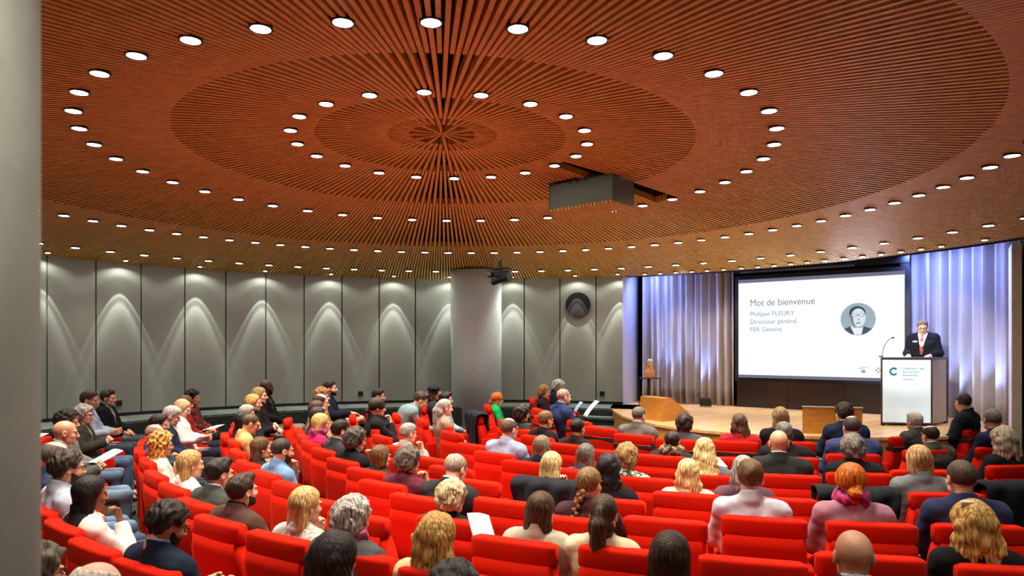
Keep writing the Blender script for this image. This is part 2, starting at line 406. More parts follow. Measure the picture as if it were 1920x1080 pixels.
def body_mesh(pose, w, yaw, pitch):
    key = (pose, w, yaw, pitch)
    if key in BODY: return BODY[key]
    J = POSES[pose]; parts = [tf(head_mesh_parts(), head_matrix(pose, yaw, pitch))]
    def core(P):
        g = smin(torso(P, J, w, -.012), arms(P, J, w, -.004), .03); g = smin(g, legs(P, J, w, -.008), .03)
        n = J['nek']; h = J['head']
        g = smin(g, cap(P, (n[0], n[1], n[2]-.08), (h[0]*.7, h[1]-.035, h[2]-.04), .062, .048), .02)
        for a in ('anR', 'anL'): g = smin(g, cap(P, J[a], add(J[a], (0, .1, -.05)), .035), .02)
        return g
    ck = ('core', pose, w)
    if ck not in BODY:
        top = J['head'][2]+.02
        BODY[ck] = (*nets(core, (-.42, -.18, .0), (.42, .98, top), .0185), 0)
        for i, (wr, hk, sx) in enumerate((('wrR', 'hR', 1), ('wrL', 'hL', -1))):
            W = J[wr]
            BODY[ck+(i,)] = (*nets(lambda P: hand_sdf(P, W, J[hk][0], J[hk][1], J['curl'], sx), tuple(c-.17 for c in W), tuple(c+.19 for c in W), .0058), 0)
    parts += [BODY[ck], BODY[ck+(0,)], BODY[ck+(1,)]]
    BODY[key] = make_mesh('body', parts, 2)
    return BODY[key]
def top_mesh(pose, w, kind):
    key = ('top', pose, w, kind)
    if key in BODY: return BODY[key]
    J = POSES[pose]; n = J['nek']; c = J['che']; h = J['head']; p = J['pel']
    t = {'knit': .012, 'shirt': .008, 'jacket': .02, 'coat': .03}[kind]
    def f(P):
        x, y, z = P
        g = smin(torso(P, J, w, t), arms(P, J, w, t+.004), .035)
        wr = {'knit': .006, 'shirt': .0065, 'jacket': .006, 'coat': .008}[kind]
        g = g+wr*wob(P, 24, 1)+wr*.55*wob([P[0], P[1], P[2]*1.6], 52, 2)
        g = smax(g, p[2]-.06-z, .02)
        # collar
        nb = (n[0], n[1]-.01, n[2]-.02); ne = (n[0]+(h[0]-n[0])*.3, n[1]+(h[1]-n[1])*.15-.012, n[2]+.03+(.012 if kind in ('jacket', 'shirt') else .0))
        col = cap(P, nb, ne, .078 if kind != 'coat' else .085, .066)
        g = smin(g, smax(col, z-ne[2]-.25*(n[1]-y), .006), .015)
        neck = cap(P, (n[0], n[1], n[2]-.02), (h[0], h[1]-.03, h[2]-.03), .055, .054)
        g = smax(g, -neck, .008)
        if kind == 'jacket':   # open front in a V
            fy = np.clip((n[2]-z)/.34, 0, 1)
            v = np.maximum(np.abs(x)-.075*(1-fy), np.maximum(c[1]+.02-y, c[2]-.2-z))
            g = smax(g, -v, .006)
        for r, sx in (('wrR', 1), ('wrL', -1)):
            e = J['el'+r[-1]]; W = J[r]; d = Vector(W)-Vector(e); d.normalize()
            q = (x-W[0])*d[0]+(y-W[1])*d[1]+(z-W[2])*d[2]
            near = np.sqrt((x-W[0])**2+(y-W[1])**2+(z-W[2])**2)-.1
            g = np.maximum(g, -np.maximum(near, -q-.012))
        return g
    V, Q = nets(f, (-.45, min(c[1], p[1])-.2, p[2]-.12), (.45, max(J['wrR'][1], J['wrL'][1], p[1]+.2)+.1, h[2]+.02), .0105)
    BODY[key] = make_mesh(kind, [(V, Q, 0)])
    return BODY[key]
def inner_mesh(pose, w):
    key = ('inner', pose, w)
    if key in BODY: return BODY[key]
    J = POSES[pose]; n = J['nek']; h = J['head']; c = J['che']
    def f(P):
        x, y, z = P
        g = torso(P, J, w, .006); g = smax(g, c[2]-.22-z, .01); g = smax(g, np.abs(x)-.11, .01)
        ne = (n[0]+(h[0]-n[0])*.4, n[1]+(h[1]-n[1])*.35-.012, n[2]+.052)
        g = smin(g, smax(cap(P, (n[0], n[1], n[2]-.03), ne, .068, .063), z-ne[2]-.25*(n[1]-y), .004), .008)
        return smax(g, -cap(P, (n[0], n[1], n[2]-.01), (h[0], h[1]-.03, h[2]-.03), .052, .052), .005)
    V, Q = nets(f, (-.16, c[1]-.2, c[2]-.26), (.16, c[1]+.35, h[2]), .0095)
    BODY[key] = make_mesh('shirt', [(V, Q, 0)]); return BODY[key]
def legs_mesh(pose, w):
    key = ('legs', pose, w)
    if key in BODY: return BODY[key]
    J = POSES[pose]
    def f(P):
        g = legs(P, J, w, .012)+.005*wob(P, 30, 2)
        g = smax(g, P[2]-(J['pel'][2]+.06), .02)
        for a in ('anR', 'anL'): g = np.maximum(g, -(np.sqrt((P[0]-J[a][0])**2+(P[1]-J[a][1])**2+(P[2]-J[a][2]+.05)**2)-.06))
        return g
    V, Q = nets(f, (-.4, -.02 if pose != 'speak' else -.25, 0), (.4, .95, J['pel'][2]+.12), .014)
    BODY[key] = make_mesh('trousers', [(V, Q, 0)]); return BODY[key]
def shoe_mesh(pose, side):
    key = ('shoe', pose, side)
    if key in BODY: return BODY[key]
    a = POSES[pose]['an'+side]
    def f(P):
        g = cap(P, add(a, (0, -.02, -.06)), add(a, (0, .13, -.075)), .042, .034)
        g = smin(g, cap(P, add(a, (0, -.01, -.05)), add(a, (0, 0, -.01)), .045), .02)
        return smax(g, a[2]-.105-P[2], .005)
    V, Q = nets(f, (a[0]-.09, a[1]-.1, a[2]-.13), (a[0]+.09, a[1]+.2, a[2]+.06), .009)
    BODY[key] = make_mesh('shoe', [(V, Q, 0)]); return BODY[key]
def small_mesh(kind):
    key = ('small', kind)
    if key in BODY: return BODY[key]
    bm = bmesh.new()
    if kind == 'glasses':
        for s in (-1, 1):
            r0 = []
            for i in range(20):
                a = 2*PI*i/20; r0.append((s*.031+.024*math.cos(a), .104-.004*abs(math.cos(a)), .001+.019*math.sin(a)))
            for i in range(20): cyl(bm, r0[i], r0[(i+1) % 20], .0022, n=6)
            cyl(bm, (s*.055, .1, .006), (s*.081, -.005, .006), .0022, n=6)
        cyl(bm, (-.008, .106, .004), (.008, .106, .004), .0022, n=6)
    if kind == 'eyes':
        for s in (-1, 1): sph(bm, (s*.031, .0815, .001), .0108, 14, (1.05, 1, .62))
    if kind == 'brows':
        for s in (-1, 1):
            cyl(bm, (s*.016, .0955, .0205), (s*.034, .0935, .026), .0032, .0034, 8); cyl(bm, (s*.034, .0935, .026), (s*.048, .084, .021), .0034, .002, 8)
    if kind == 'scarf' or kind == 'fur':
        n, m = 40, 12
        R0, r0 = (.082, .036) if kind == 'scarf' else (.1, .045)
        vs = []
        for i in range(n):
            a = 2*PI*i/n; row = []
            for j in range(m):
                b = 2*PI*j/m; rr = r0*(1+.22*math.sin(5*a+2*b)+.1*math.sin(11*a))
                row.append(bm.verts.new(((R0+rr*math.cos(b))*math.cos(a), (R0+rr*math.cos(b))*math.sin(a)*.9, rr*1.25*math.sin(b)+.008*math.sin(3*a))))
            vs.append(row)
        for i in range(n):
            for j in range(m): bm.faces.new((vs[i][j], vs[(i+1) % n][j], vs[(i+1) % n][(j+1) % m], vs[i][(j+1) % m]))
        bmesh.ops.recalc_face_normals(bm, faces=bm.faces)
    if kind == 'tie':
        pts = [(-.012, 0), (.012, 0), (.016, -.035), (.03, -.22), (.022, -.34), (0, -.37), (-.022, -.34), (-.03, -.22), (-.016, -.035)]
        fr = [bm.verts.new((x, .012, z)) for x, z in pts]; bk = [bm.verts.new((x, 0, z)) for x, z in pts]
        bm.faces.new(fr); bm.faces.new(bk[::-1])
        for i in range(len(pts)): bm.faces.new((fr[i], bk[i], bk[(i+1) % 9], fr[(i+1) % 9]))
    if kind == 'badge': bx(bm, (0, 0, 0), (.07, .006, .022), bevel=.002)
    if kind == 'clip':
        bx(bm, (0, 0, 0), (.07, .02, .03), bevel=.008)
        for i in range(5): bx(bm, (-.028+.014*i, .0, -.02), (.006, .012, .03), bevel=.002)
    if kind == 'beret':
        sph(bm, (0, -.035, .085), .115, 28, (1, 1.02, .52)); cyl(bm, (0, -.03, .14), (0, -.03, .165), .004, n=8)
    me = bpy.data.meshes.new(kind); bm.to_mesh(me); bm.free()
    me.polygons.foreach_set('use_smooth', [True]*len(me.polygons)); me.materials.append(None)
    BODY[key] = me; return me

SKIN = {'l': '#e0ab8e', 'p': '#e8b8a0', 'm': '#c99473', 'b': '#8a5a3c', 'd': '#4a2f22', 'o': '#cf9a78'}
def person(loc, rz, sc, label, pose='lap', hair='short', hc='#3a2a20', skin='l', top=('jacket', '#22242a'), inner='#c8ccd6', legc='#23262e',
           shoe='#1a1715', w=1.0, yaw=0, pitch=0, extra='', hc2=None, scarf='#a02458', name='person', cat='person'):
    root = empty(name, loc, rz, label, cat); root.scale = (sc, sc, sc)
    skm = M('skin', SKIN[skin]); lip = M('skin', {'l': '#c08272', 'p': '#cf8c80', 'm': '#a5675a', 'b': '#74453a', 'd': '#4a2a24', 'o': '#ad7060'}[skin])
    link('body', body_mesh(pose, w, yaw, pitch), root, [skm, lip])
    HM = head_matrix(pose, yaw, pitch)
    def on_head(nm, me, m):
        o = link(nm, me, root, [m]); o.matrix_local = HM; return o
    hm = M('hair', hc, hc2)
    if hair != 'bald': on_head('hair', hair_mesh(hair), hm)
    on_head('eyes', small_mesh('eyes'), M('plain', '#3a2c24', rough=.15)); on_head('eyebrows', small_mesh('brows'), M('plain', hc if hair != 'bald' else '#4a3a30', rough=.9))
    if 'beard' in extra: on_head('beard', beard_mesh(), hm)
    if 'glasses' in extra: on_head('glasses', small_mesh('glasses'), M('plain', '#15130f', rough=.25))
    if 'beret' in extra: on_head('beret', small_mesh('beret'), M('cloth', '#20242c'))
    if 'clip' in extra:
        o = link('hair_clip', small_mesh('clip'), root, [M('plain', '#efe6dc', rough=.3)]); o.matrix_local = HM @ Matrix.Translation((-.045, -.06, .125)) @ Matrix.Rotation(.5, 4, 'X')
    kind, tc = top[0], top[1]
    tm = M(top[2], tc, top[3] if len(top) > 3 else None) if len(top) > 2 else M('cloth', tc)
    link({'knit': 'sweater', 'shirt': 'shirt', 'jacket': 'jacket', 'coat': 'coat'}[kind], top_mesh(pose, w, kind), root, [tm])
    if kind == 'jacket': link('inner_shirt', inner_mesh(pose, w), root, [M('cloth', inner)])
    J = POSES[pose]; n = J['nek']; h = J['head']
    if 'vest' in extra:
        o = link('vest', inner_mesh(pose, w), root, [M('cloth', '#1e1c1e')]); o.scale = (1.3, 1.02, 1); o.location = (0, -.022, -.004)
    if 'scarf' in extra or 'fur' in extra:
        kd = 'fur' if 'fur' in extra else 'scarf'
        o = link('scarf', small_mesh(kd), root, [M('pattern', scarf, '#6a1c46' if kd == 'scarf' else '#2a211c')]); o.location = (n[0], n[1]+(h[1]-n[1])*.2, n[2]+.02)
    if 'tie' in extra:
        o = link('tie', small_mesh('tie'), root, [M('pattern', '#c0504e', '#d98c86')]); o.location = (n[0], n[1]+.062, n[2]-.01); o.rotation_euler = (R(10), 0, 0)
    if 'badge' in extra:
        o = link('name_badge', small_mesh('badge'), root, [M('plain', '#e8e8e8')]); o.location = (.1, J['che'][1]+.125, J['che'][2]+.06)
    link('trousers', legs_mesh(pose, w), root, [M('cloth', legc)])
    for s in 'RL': link('shoe', shoe_mesh(pose, s), root, [M('plain', shoe, rough=.4)])
    return root

# ------------------------------------------------------------------ floor height
def floor_z(x, y):
    t = min(1, max(0, (y-9.8)/3.4)); s = t*t*(3-2*t)*.2
    u = min(1, max(0, (4.4-y)/1.6)); return s+.05*u
def fwd(p, tgt=STAGE):
    d = Vector((tgt[0]-p[0], tgt[1]-p[1])); d.normalize(); return d

# ------------------------------------------------------------------ room shell
XW = lambda r, a: (DC[0]+r*math.cos(a), DC[1]+r*math.sin(a))
RW = 7.78
def build_room():
    # carpeted floor, gently rising towards the back wall and the last row
    bm = bmesh.new(); nx, ny = 60, 60; g = {}
    for i in range(nx+1):
        for j in range(ny+1):
            x = -11+22*i/nx; y = -1.5+18.5*j/ny; g[i, j] = bm.verts.new((x, y, floor_z(x, y)))
    for i in range(nx):
        for j in range(ny): bm.faces.new((g[i, j], g[i+1, j], g[i+1, j+1], g[i, j+1]))
    o = obj('floor', bm, M('carpet', '#3c4640', '#15191a', s=11), smooth=True); o['kind'] = 'structure'
    bm = bmesh.new(); bx(bm, (0, 7.75, -.2), (22, 18.5, .2)); o = obj('floor', bm, M('plain', '#202422')); o['kind'] = 'structure'
    # walkway along the wall with steps near the stage
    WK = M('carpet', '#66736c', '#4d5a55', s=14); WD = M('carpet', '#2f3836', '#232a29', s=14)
    a_col, a_st, a_L = ang_of(945, RW), R(62), R(196)
    bm = bmesh.new(); sector(bm, 6.8, RW+.1, .0, ZS, R(60), a_L, 90)
    o = obj('trim_1', bm, WK); o['kind'] = 'structure'
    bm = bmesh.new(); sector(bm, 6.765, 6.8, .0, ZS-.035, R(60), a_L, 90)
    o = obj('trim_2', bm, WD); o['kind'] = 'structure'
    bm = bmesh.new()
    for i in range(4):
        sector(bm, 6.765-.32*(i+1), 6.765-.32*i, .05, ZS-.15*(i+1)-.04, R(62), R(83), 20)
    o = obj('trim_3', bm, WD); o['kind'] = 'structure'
    bm = bmesh.new()
    for i in range(4):
        sector(bm, 6.745-.32*(i+1), 6.765-.32*i, ZS-.15*(i+1)-.04, ZS-.15*(i+1), R(62), R(83), 20)
    o = obj('trim_4', bm, WK); o['kind'] = 'structure'
    # wall: fabric panels with dark joints
    joints = [-150, -60, 5, 87, 179, 264, 346, 423, 498, 570, 641, 711, 779, 846, 912, 983, 1050, 1118, 1168]
    angs = [R(214), R(206), R(200)]+[ang_of(x, RW) for x in joints if x > 0]
    angs = sorted(set(angs), reverse=True)
    bm = bmesh.new(); sector(bm, RW+.03, RW+.3, -.1, 4.3, ang_of(1168, RW), R(214), 100)
    o = obj('wall_back', bm, M('plain', '#191817')); o['kind'] = 'structure'
    PM = M('carpet', '#8f958c', '#858b82', s=60)
    for a, b in zip(angs[:-1], angs[1:]):
        bm = bmesh.new(); sector(bm, RW-.02, RW+.028, ZS+.06, 3.75, b+.0016, a-.0016, 8)
        obj('wall_panel', bm, PM, parent=o)
    bm = bmesh.new(); sector(bm, RW-.012, RW+.03, ZS, ZS+.06, ang_of(1168, RW), R(214), 100)
    obj('baseboard', bm, M('plain', '#101010'), parent=o)
    # angled return panel beside the curtain
    p = Vector(ray_circle(1168, RW)); q = Vector((2.84, 15.95))
    d = (q-p).normalized(); nrm = Vector((d.y, -d.x))
    bm = bmesh.new(); prism(bm, [p, q, q-nrm*.2, p-nrm*.2], ZS, 3.9)
    o = obj('wall_return', bm, M('carpet', '#c6c6ca', '#bcbcc2', s=60)); o['kind'] = 'structure'
    # pale pillar closing the stage on the right, dark wall beyond
    bm = bmesh.new(); prism(bm, [(7.44, 10.52), (7.56, 10.48), (7.9, 10.9), (7.8, 11.1)], 0, 3.62)
    o = obj('wall_right', bm, M('carpet', '#e6dcc6', '#dad0ba', s=30)); o['kind'] = 'structure'
    bm = bmesh.new(); prism(bm, [(7.585, 10.46), (8.4, 9.9), (8.6, 10.2), (7.92, 10.88)], 0, 3.6)
    o = obj('wall_side', bm, M('plain', '#0c0d10')); o['kind'] = 'structure'
    bm = bmesh.new(); sector(bm, 9.1, 9.3, -.1, 4.4, R(213), R(376), 80)
    o = obj('wall_rear', bm, M('carpet', '#8f958c', '#858b82', s=60)); o['kind'] = 'structure'
    bm = bmesh.new(); sector(bm, 7.76, 9.2, 3.60, 3.66, R(213), R(376), 80)
    o = obj('ceiling_rear', bm, M('plain', '#5a4a3c')); o['kind'] = 'structure'
    # back of the stage house behind curtains
    bm = bmesh.new(); sector(bm, 10.0, 10.2, -.1, 5.0, R(10), R(72), 50)
    o = obj('wall_stage', bm, M('plain', '#131218')); o['kind'] = 'structure'

PROF = [(0, 2.33), (.365, 2.325), (.6, 2.315), (1.36, 2.26), (1.6, 2.235), (2.71, 2.11), (3.46, 2.0), (5.12, 1.81), (5.53, 1.76), (7.1, 1.57), (7.78, 1.46), (8.2, 1.40)]
def dome(r):
    return CZ+float(np.interp(r, [p[0] for p in PROF], [p[1] for p in PROF]))
PBX = None
def build_ceiling():
    bm = bmesh.new(); n = 96; prev = None
    for r in (0.02, 1.4, 2.7, 4, 5.2, 6.5, 7.9, 8.05):
        row = [bm.verts.new((*XW(r, 2*PI*i/n), dome(r)+.42 if r < 8 else dome(7.78)+.0)) for i in range(n)]
        if prev:
            for i in range(n): bm.faces.new((prev[i], prev[(i+1) % n], row[(i+1) % n], row[i]))
        prev = row
    ceil = obj('ceiling', bm, M('plain', '#060504', rough=.9)); ceil['kind'] = 'structure'
    WM = M('wood', '#dab458', '#c4953e', sc=(5, 5, 5))
    zones = [(.02, .365, 12), (.365, .6, 48), (.6, 1.36, 96), (1.36, 2.71, 192), (2.71, 5.12, 384), (5.12, 7.8, 768)]
    w, dep = .033, .085
    ux, uy = .738, -.675                                   # box cut-out axes
    for r0, r1, N in zones:
        bm = bmesh.new()
        rs = [r0]+[p[0] for p in PROF if r0 < p[0] < r1]+[r1]
        for k in range(N):
            a = 2*PI*(k+.5*(N > 12 and 0))/N+.01
            t = Vector((-math.sin(a), math.cos(a))); segs = []; cur = []
            sub = []
            for q0, q1 in zip(rs[:-1], rs[1:]):
                m = max(1, int((q1-q0)/.05)) if 1.3 < q0 < 3.5 and R(40) < a < R(110) else 1
                sub += [q0+(q1-q0)*i/m for i in range(m)]
            sub.append(rs[-1])
            for r in sub:
                x, y = XW(r, a)
                if inbox(x, y):
                    if len(cur) > 1: segs.append(cur)
                    cur = []; continue
                ww = w*(min(1.2, max(.5, r/.15)) if N == 12 else 1); z = dome(r)
                A = [bm.verts.new((x+t.x*s*ww/2, y+t.y*s*ww/2, z+h)) for s, h in ((-1, 0), (1, 0), (1, dep), (-1, dep))]
                cur.append(A)
            if len(cur) > 1: segs.append(cur)
            for c in segs:
                bm.faces.new(c[0][::-1]); bm.faces.new(c[-1])
                for A, B in zip(c[:-1], c[1:]):
                    for i in range(4): bm.faces.new((A[i], A[(i+1) % 4], B[(i+1) % 4], B[i]))
        obj('slat_ring', bm, WM, parent=ceil)
    # thin rim at the outer edge
    bm = bmesh.new(); sector(bm, 7.8, 7.83, dome(7.8)+.0, dome(7.8)+.45, 0, 2*PI-.0001, 140); obj('rim', bm, M('plain', '#2a1c12'), parent=ceil)
BX0 = (.504, 9.54); BU = Vector((.738, -.674)); BU.normalize(); BV = Vector((-BU.y, BU.x)); BW, BD = 1.03, .48
def inbox(x, y, e=.035):
    d = Vector((x-BX0[0], y-BX0[1])); return -e < d.dot(BU) < BW+e and -e < d.dot(BV) < BD+e

def lamp_mesh():
    bm = bmesh.new(); n = 24
    r0, r1 = .062, .075
    a = [bm.verts.new((r0*math.cos(2*PI*i/n), r0*math.sin(2*PI*i/n), -.012)) for i in range(n)]
    b = [bm.verts.new((r1*math.cos(2*PI*i/n), r1*math.sin(2*PI*i/n), -.012)) for i in range(n)]
    c = [bm.verts.new((r1*math.cos(2*PI*i/n), r1*math.sin(2*PI*i/n), .07)) for i in range(n)]
    for i in range(n):
        j = (i+1) % n; bm.faces.new((a[i], a[j], b[j], b[i])); bm.faces.new((b[i], b[j], c[j], c[i]))
    bm.faces.new(c)
    t = bpy.data.meshes.new('trim'); bm.to_mesh(t); bm.free(); t.materials.append(M('plain', '#26221f', rough=.4))
    bm = bmesh.new(); bmesh.ops.create_circle(bm, cap_ends=True, segments=24, radius=.062)
    for v in bm.verts: v.co.z = -.010
    bmesh.ops.reverse_faces(bm, faces=bm.faces)
    d = bpy.data.meshes.new('diffuser'); bm.to_mesh(d); bm.free(); d.materials.append(M('emit', '#fff4e6', e=32.))
    return t, d
def build_lamps():
    tm, dm = lamp_mesh()
    sp = bpy.data.lights.new('downlight', 'SPOT'); sp.energy = 205; sp.spot_size = R(86); sp.spot_blend = .75; sp.shadow_soft_size = .06; sp.color = (1, .87, .72)
    sp2 = bpy.data.lights.new('downlight_outer', 'SPOT'); sp2.energy = 75; sp2.spot_size = R(90); sp2.spot_blend = .9; sp2.shadow_soft_size = .06; sp2.color = (1, .9, .78)
    rings = [(1.6, 20, 0, 'innermost'), (3.46, 40, 4.5, 'second'), (5.53, 80, 0, 'third'), (7.1, 80, 2.25, 'outermost')]
    for r, N, ph, nm in rings:
        for k in range(N):
            a = R(90+ph+360/N*k); x, y = XW(r, a); z = dome(r)
            if inbox(x, y, .12): continue
            if y < .6: continue
            px = 960+F*x/y; py = HY-F*(z-CZ)/y
            if r > 7 and not (-200 < px < 2100) and y > 4: continue
            vis = -60 < px < 1980 and -60 < py < 1140
            if vis:
                o = empty('ceiling_light', (x, y, z-.004), 0, 'round white recessed downlight in the %s ring of lights on the slatted wood ceiling' % nm, 'ceiling light', 'downlights in the %s ceiling ring' % nm)
                link('trim', tm, o); link('diffuser', dm, o)
            if r < 5 or (r < 6 and k % 2 == 0) or (r > 6 and (y < 4 and k % 2 == 0 or k % 3 == 0)):
                l = bpy.data.objects.new('downlight', sp if r < 5 else sp2); COL.objects.link(l); l.location = (x, y, z-.03)
    # wall washers: small warm fixtures near the wall, each throwing nested arcs onto the panels
    o1 = bpy.data.lights.new('wall_washer_beam', 'SPOT'); o1.energy = 250; o1.spot_size = R(150); o1.spot_blend = .1; o1.shadow_soft_size = .008; o1.color = (1, .97, .9)
    o1.use_nodes = True; nt = o1.node_tree; em = nt.nodes['Emission']
    tc = nt.nodes.new('ShaderNodeTexCoord'); sx = nt.nodes.new('ShaderNodeSeparateXYZ'); ab = nt.nodes.new('ShaderNodeMath'); ab.operation = 'ABSOLUTE'
    ac = nt.nodes.new('ShaderNodeMath'); ac.operation = 'ARCCOSINE'; dv = nt.nodes.new('ShaderNodeMath'); dv.operation = 'DIVIDE'; dv.inputs[1].default_value = R(90)
    cr = nt.nodes.new('ShaderNodeValToRGB'); e = cr.color_ramp.elements
    for k, (dg, v) in enumerate([(0, .26), (12, .34), (16, .72), (18, .8), (19, .36), (21, .22), (22.2, .5), (22.8, .42), (23.8, .04), (40, .03), (50, .06), (60, .05), (70, 0)]):
        el = e[0] if k == 0 else (e[1] if k == 1 else e.new(dg/90)); el.position = dg/90; el.color = (v, v, v, 1)
    L = nt.links; L.new(tc.outputs['Normal'], sx.inputs[0]); L.new(sx.outputs['Z'], ab.inputs[0]); L.new(ab.outputs[0], ac.inputs[0]); L.new(ac.outputs[0], dv.inputs[0]); L.new(dv.outputs[0], cr.inputs[0]); L.new(cr.outputs[0], em.inputs['Strength'])
    fm = bmesh.new(); cyl(fm, (0, 0, -.012), (0, 0, .06), .055, n=20); me = bpy.data.meshes.new('housing'); fm.to_mesh(me); fm.free(); me.materials.append(M('plain', '#6b5b42', rough=.4, metal=.6))
    fm = bmesh.new(); cyl(fm, (0, 0, -.02), (0, 0, -.0125), .036, n=16); mb = bpy.data.meshes.new('bulb'); fm.to_mesh(mb); fm.free(); mb.materials.append(M('emit', '#ffe2ae', e=6.))
    for i, xp in enumerate([-40, 72, 223, 366, 491, 617, 737, 843, 962, 1083, 1164]):
        a = ang_of(xp, RW); x, y = XW(7.78-.26, a); z = dome(7.52)
        o = empty('wall_washer', (x, y, z-.006), 0, 'small warm wall washer spotlight in the ceiling edge above the grey panelled wall', 'spotlight', 'wall washers above the grey panels')
        link('housing', me, o); link('bulb', mb, o)
        for L in (o1,):
            l = bpy.data.objects.new('wall_washer_beam', L); COL.objects.link(l); l.location = (x, y, z-.035)
    o3 = bpy.data.lights.new('stage_light', 'SPOT'); o3.energy = 120; o3.spot_size = R(85); o3.spot_blend = .8; o3.shadow_soft_size = .06; o3.color = (1, .9, .78)
    for i, (xp) in enumerate([1209, 1238, 1267, 1297, 1326, 1357, 1390, 1421, 1452, 1483, 1514, 1547, 1582, 1617, 1652, 1689, 1727, 1765, 1846]):
        a = ang_of(xp, 7.62); x, y = XW(7.62, a); z = dome(7.62)
        o = empty('stage_spotlight', (x, y, z-.006), 0, 'small warm spotlight at the ceiling edge above the stage', 'spotlight', 'spotlights along the ceiling edge over the stage')
        link('housing', me, o); link('bulb', mb, o)
        if i % 3 == 1:
            l = bpy.data.objects.new('stage_light', o3); COL.objects.link(l); l.location = (x, y, z-.04)
            l.rotation_euler = (Vector((x+.9, y+.75, ZS))-Vector((x, y, z-.04))).to_track_quat('-Z', 'Y').to_euler()

# ------------------------------------------------------------------ stage
SU = Vector((.7865, -.6175)); SP = Vector((4.62, 14.5)); SN = Vector((-.6175, -.7865))   # screen direction, left end, facing
def on_screen(u, z, off=0): p = SP+SU*u+SN*off; return Vector((p.x, p.y, CZ+z))
def text(body, size, loc, rot, mat, parent, name='lettering', ext=.002, sx=1.0):
    c = bpy.data.curves.new(name, 'FONT'); c.body = body; c.size = size; c.extrude = ext
    t = bpy.data.objects.new(name, c); COL.objects.link(t)
    bpy.context.view_layer.update(); me = bpy.data.meshes.new_from_object(t.evaluated_get(bpy.context.evaluated_depsgraph_get()))
    bpy.data.objects.remove(t)
    me.materials.clear(); me.materials.append(mat)
    o = bpy.data.objects.new(name, me); COL.objects.link(o); o.parent = parent
    o.location = loc; o.rotation_euler = rot; o.scale = (sx, 1, 1)
    return o
def curtain(name, pts, z0, z1, label, folds, amp, seed, mat):
    rnd = random.Random(seed)
    P = [Vector(p) for p in pts]; Ls = [0]
    for a, b in zip(P[:-1], P[1:]): Ls.append(Ls[-1]+(b-a).length)
    T = Ls[-1]; n = int(T*60); zs = np.linspace(z0, z1, 10)
    bm = bmesh.new(); cols = []
    ph = [rnd.uniform(0, 6) for _ in range(4)]
    for i in range(n+1):
        s = T*i/n; k = max(j for j in range(len(P)-1) if Ls[j] <= s+1e-9)
        d = (P[k+1]-P[k]).normalized(); p = P[k]+d*(s-Ls[k]); nn = Vector((d.y, -d.x))
        col = []
        for j, z in enumerate(zs):
            h = (z-z0)/(z1-z0); f = 2*PI*folds*s/T
            o = amp*((1-.25*h)*math.sin(f+ph[0]+.35*math.sin(f*.31+ph[1])+.15*math.sin(4*h+ph[3]))+.5*math.sin(f*.47+ph[2]+.5*h)+.22*math.sin(2.1*f+ph[3]))
            q = p+nn*o; col.append(bm.verts.new((q.x, q.y, z)))
        cols.append(col)
    for A, B in zip(cols[:-1], cols[1:]):
        for j in range(len(zs)-1): bm.faces.new((A[j], B[j], B[j+1], A[j+1]))
    me = bpy.data.meshes.new(name); bm.to_mesh(me); bm.free(); me.polygons.foreach_set('use_smooth', [True]*len(me.polygons)); me.materials.append(mat)
    o = bpy.data.objects.new(name, me); COL.objects.link(o)
    m = o.modifiers.new('t', 'SOLIDIFY'); m.thickness = .006
    return tag(o, label, 'curtain')
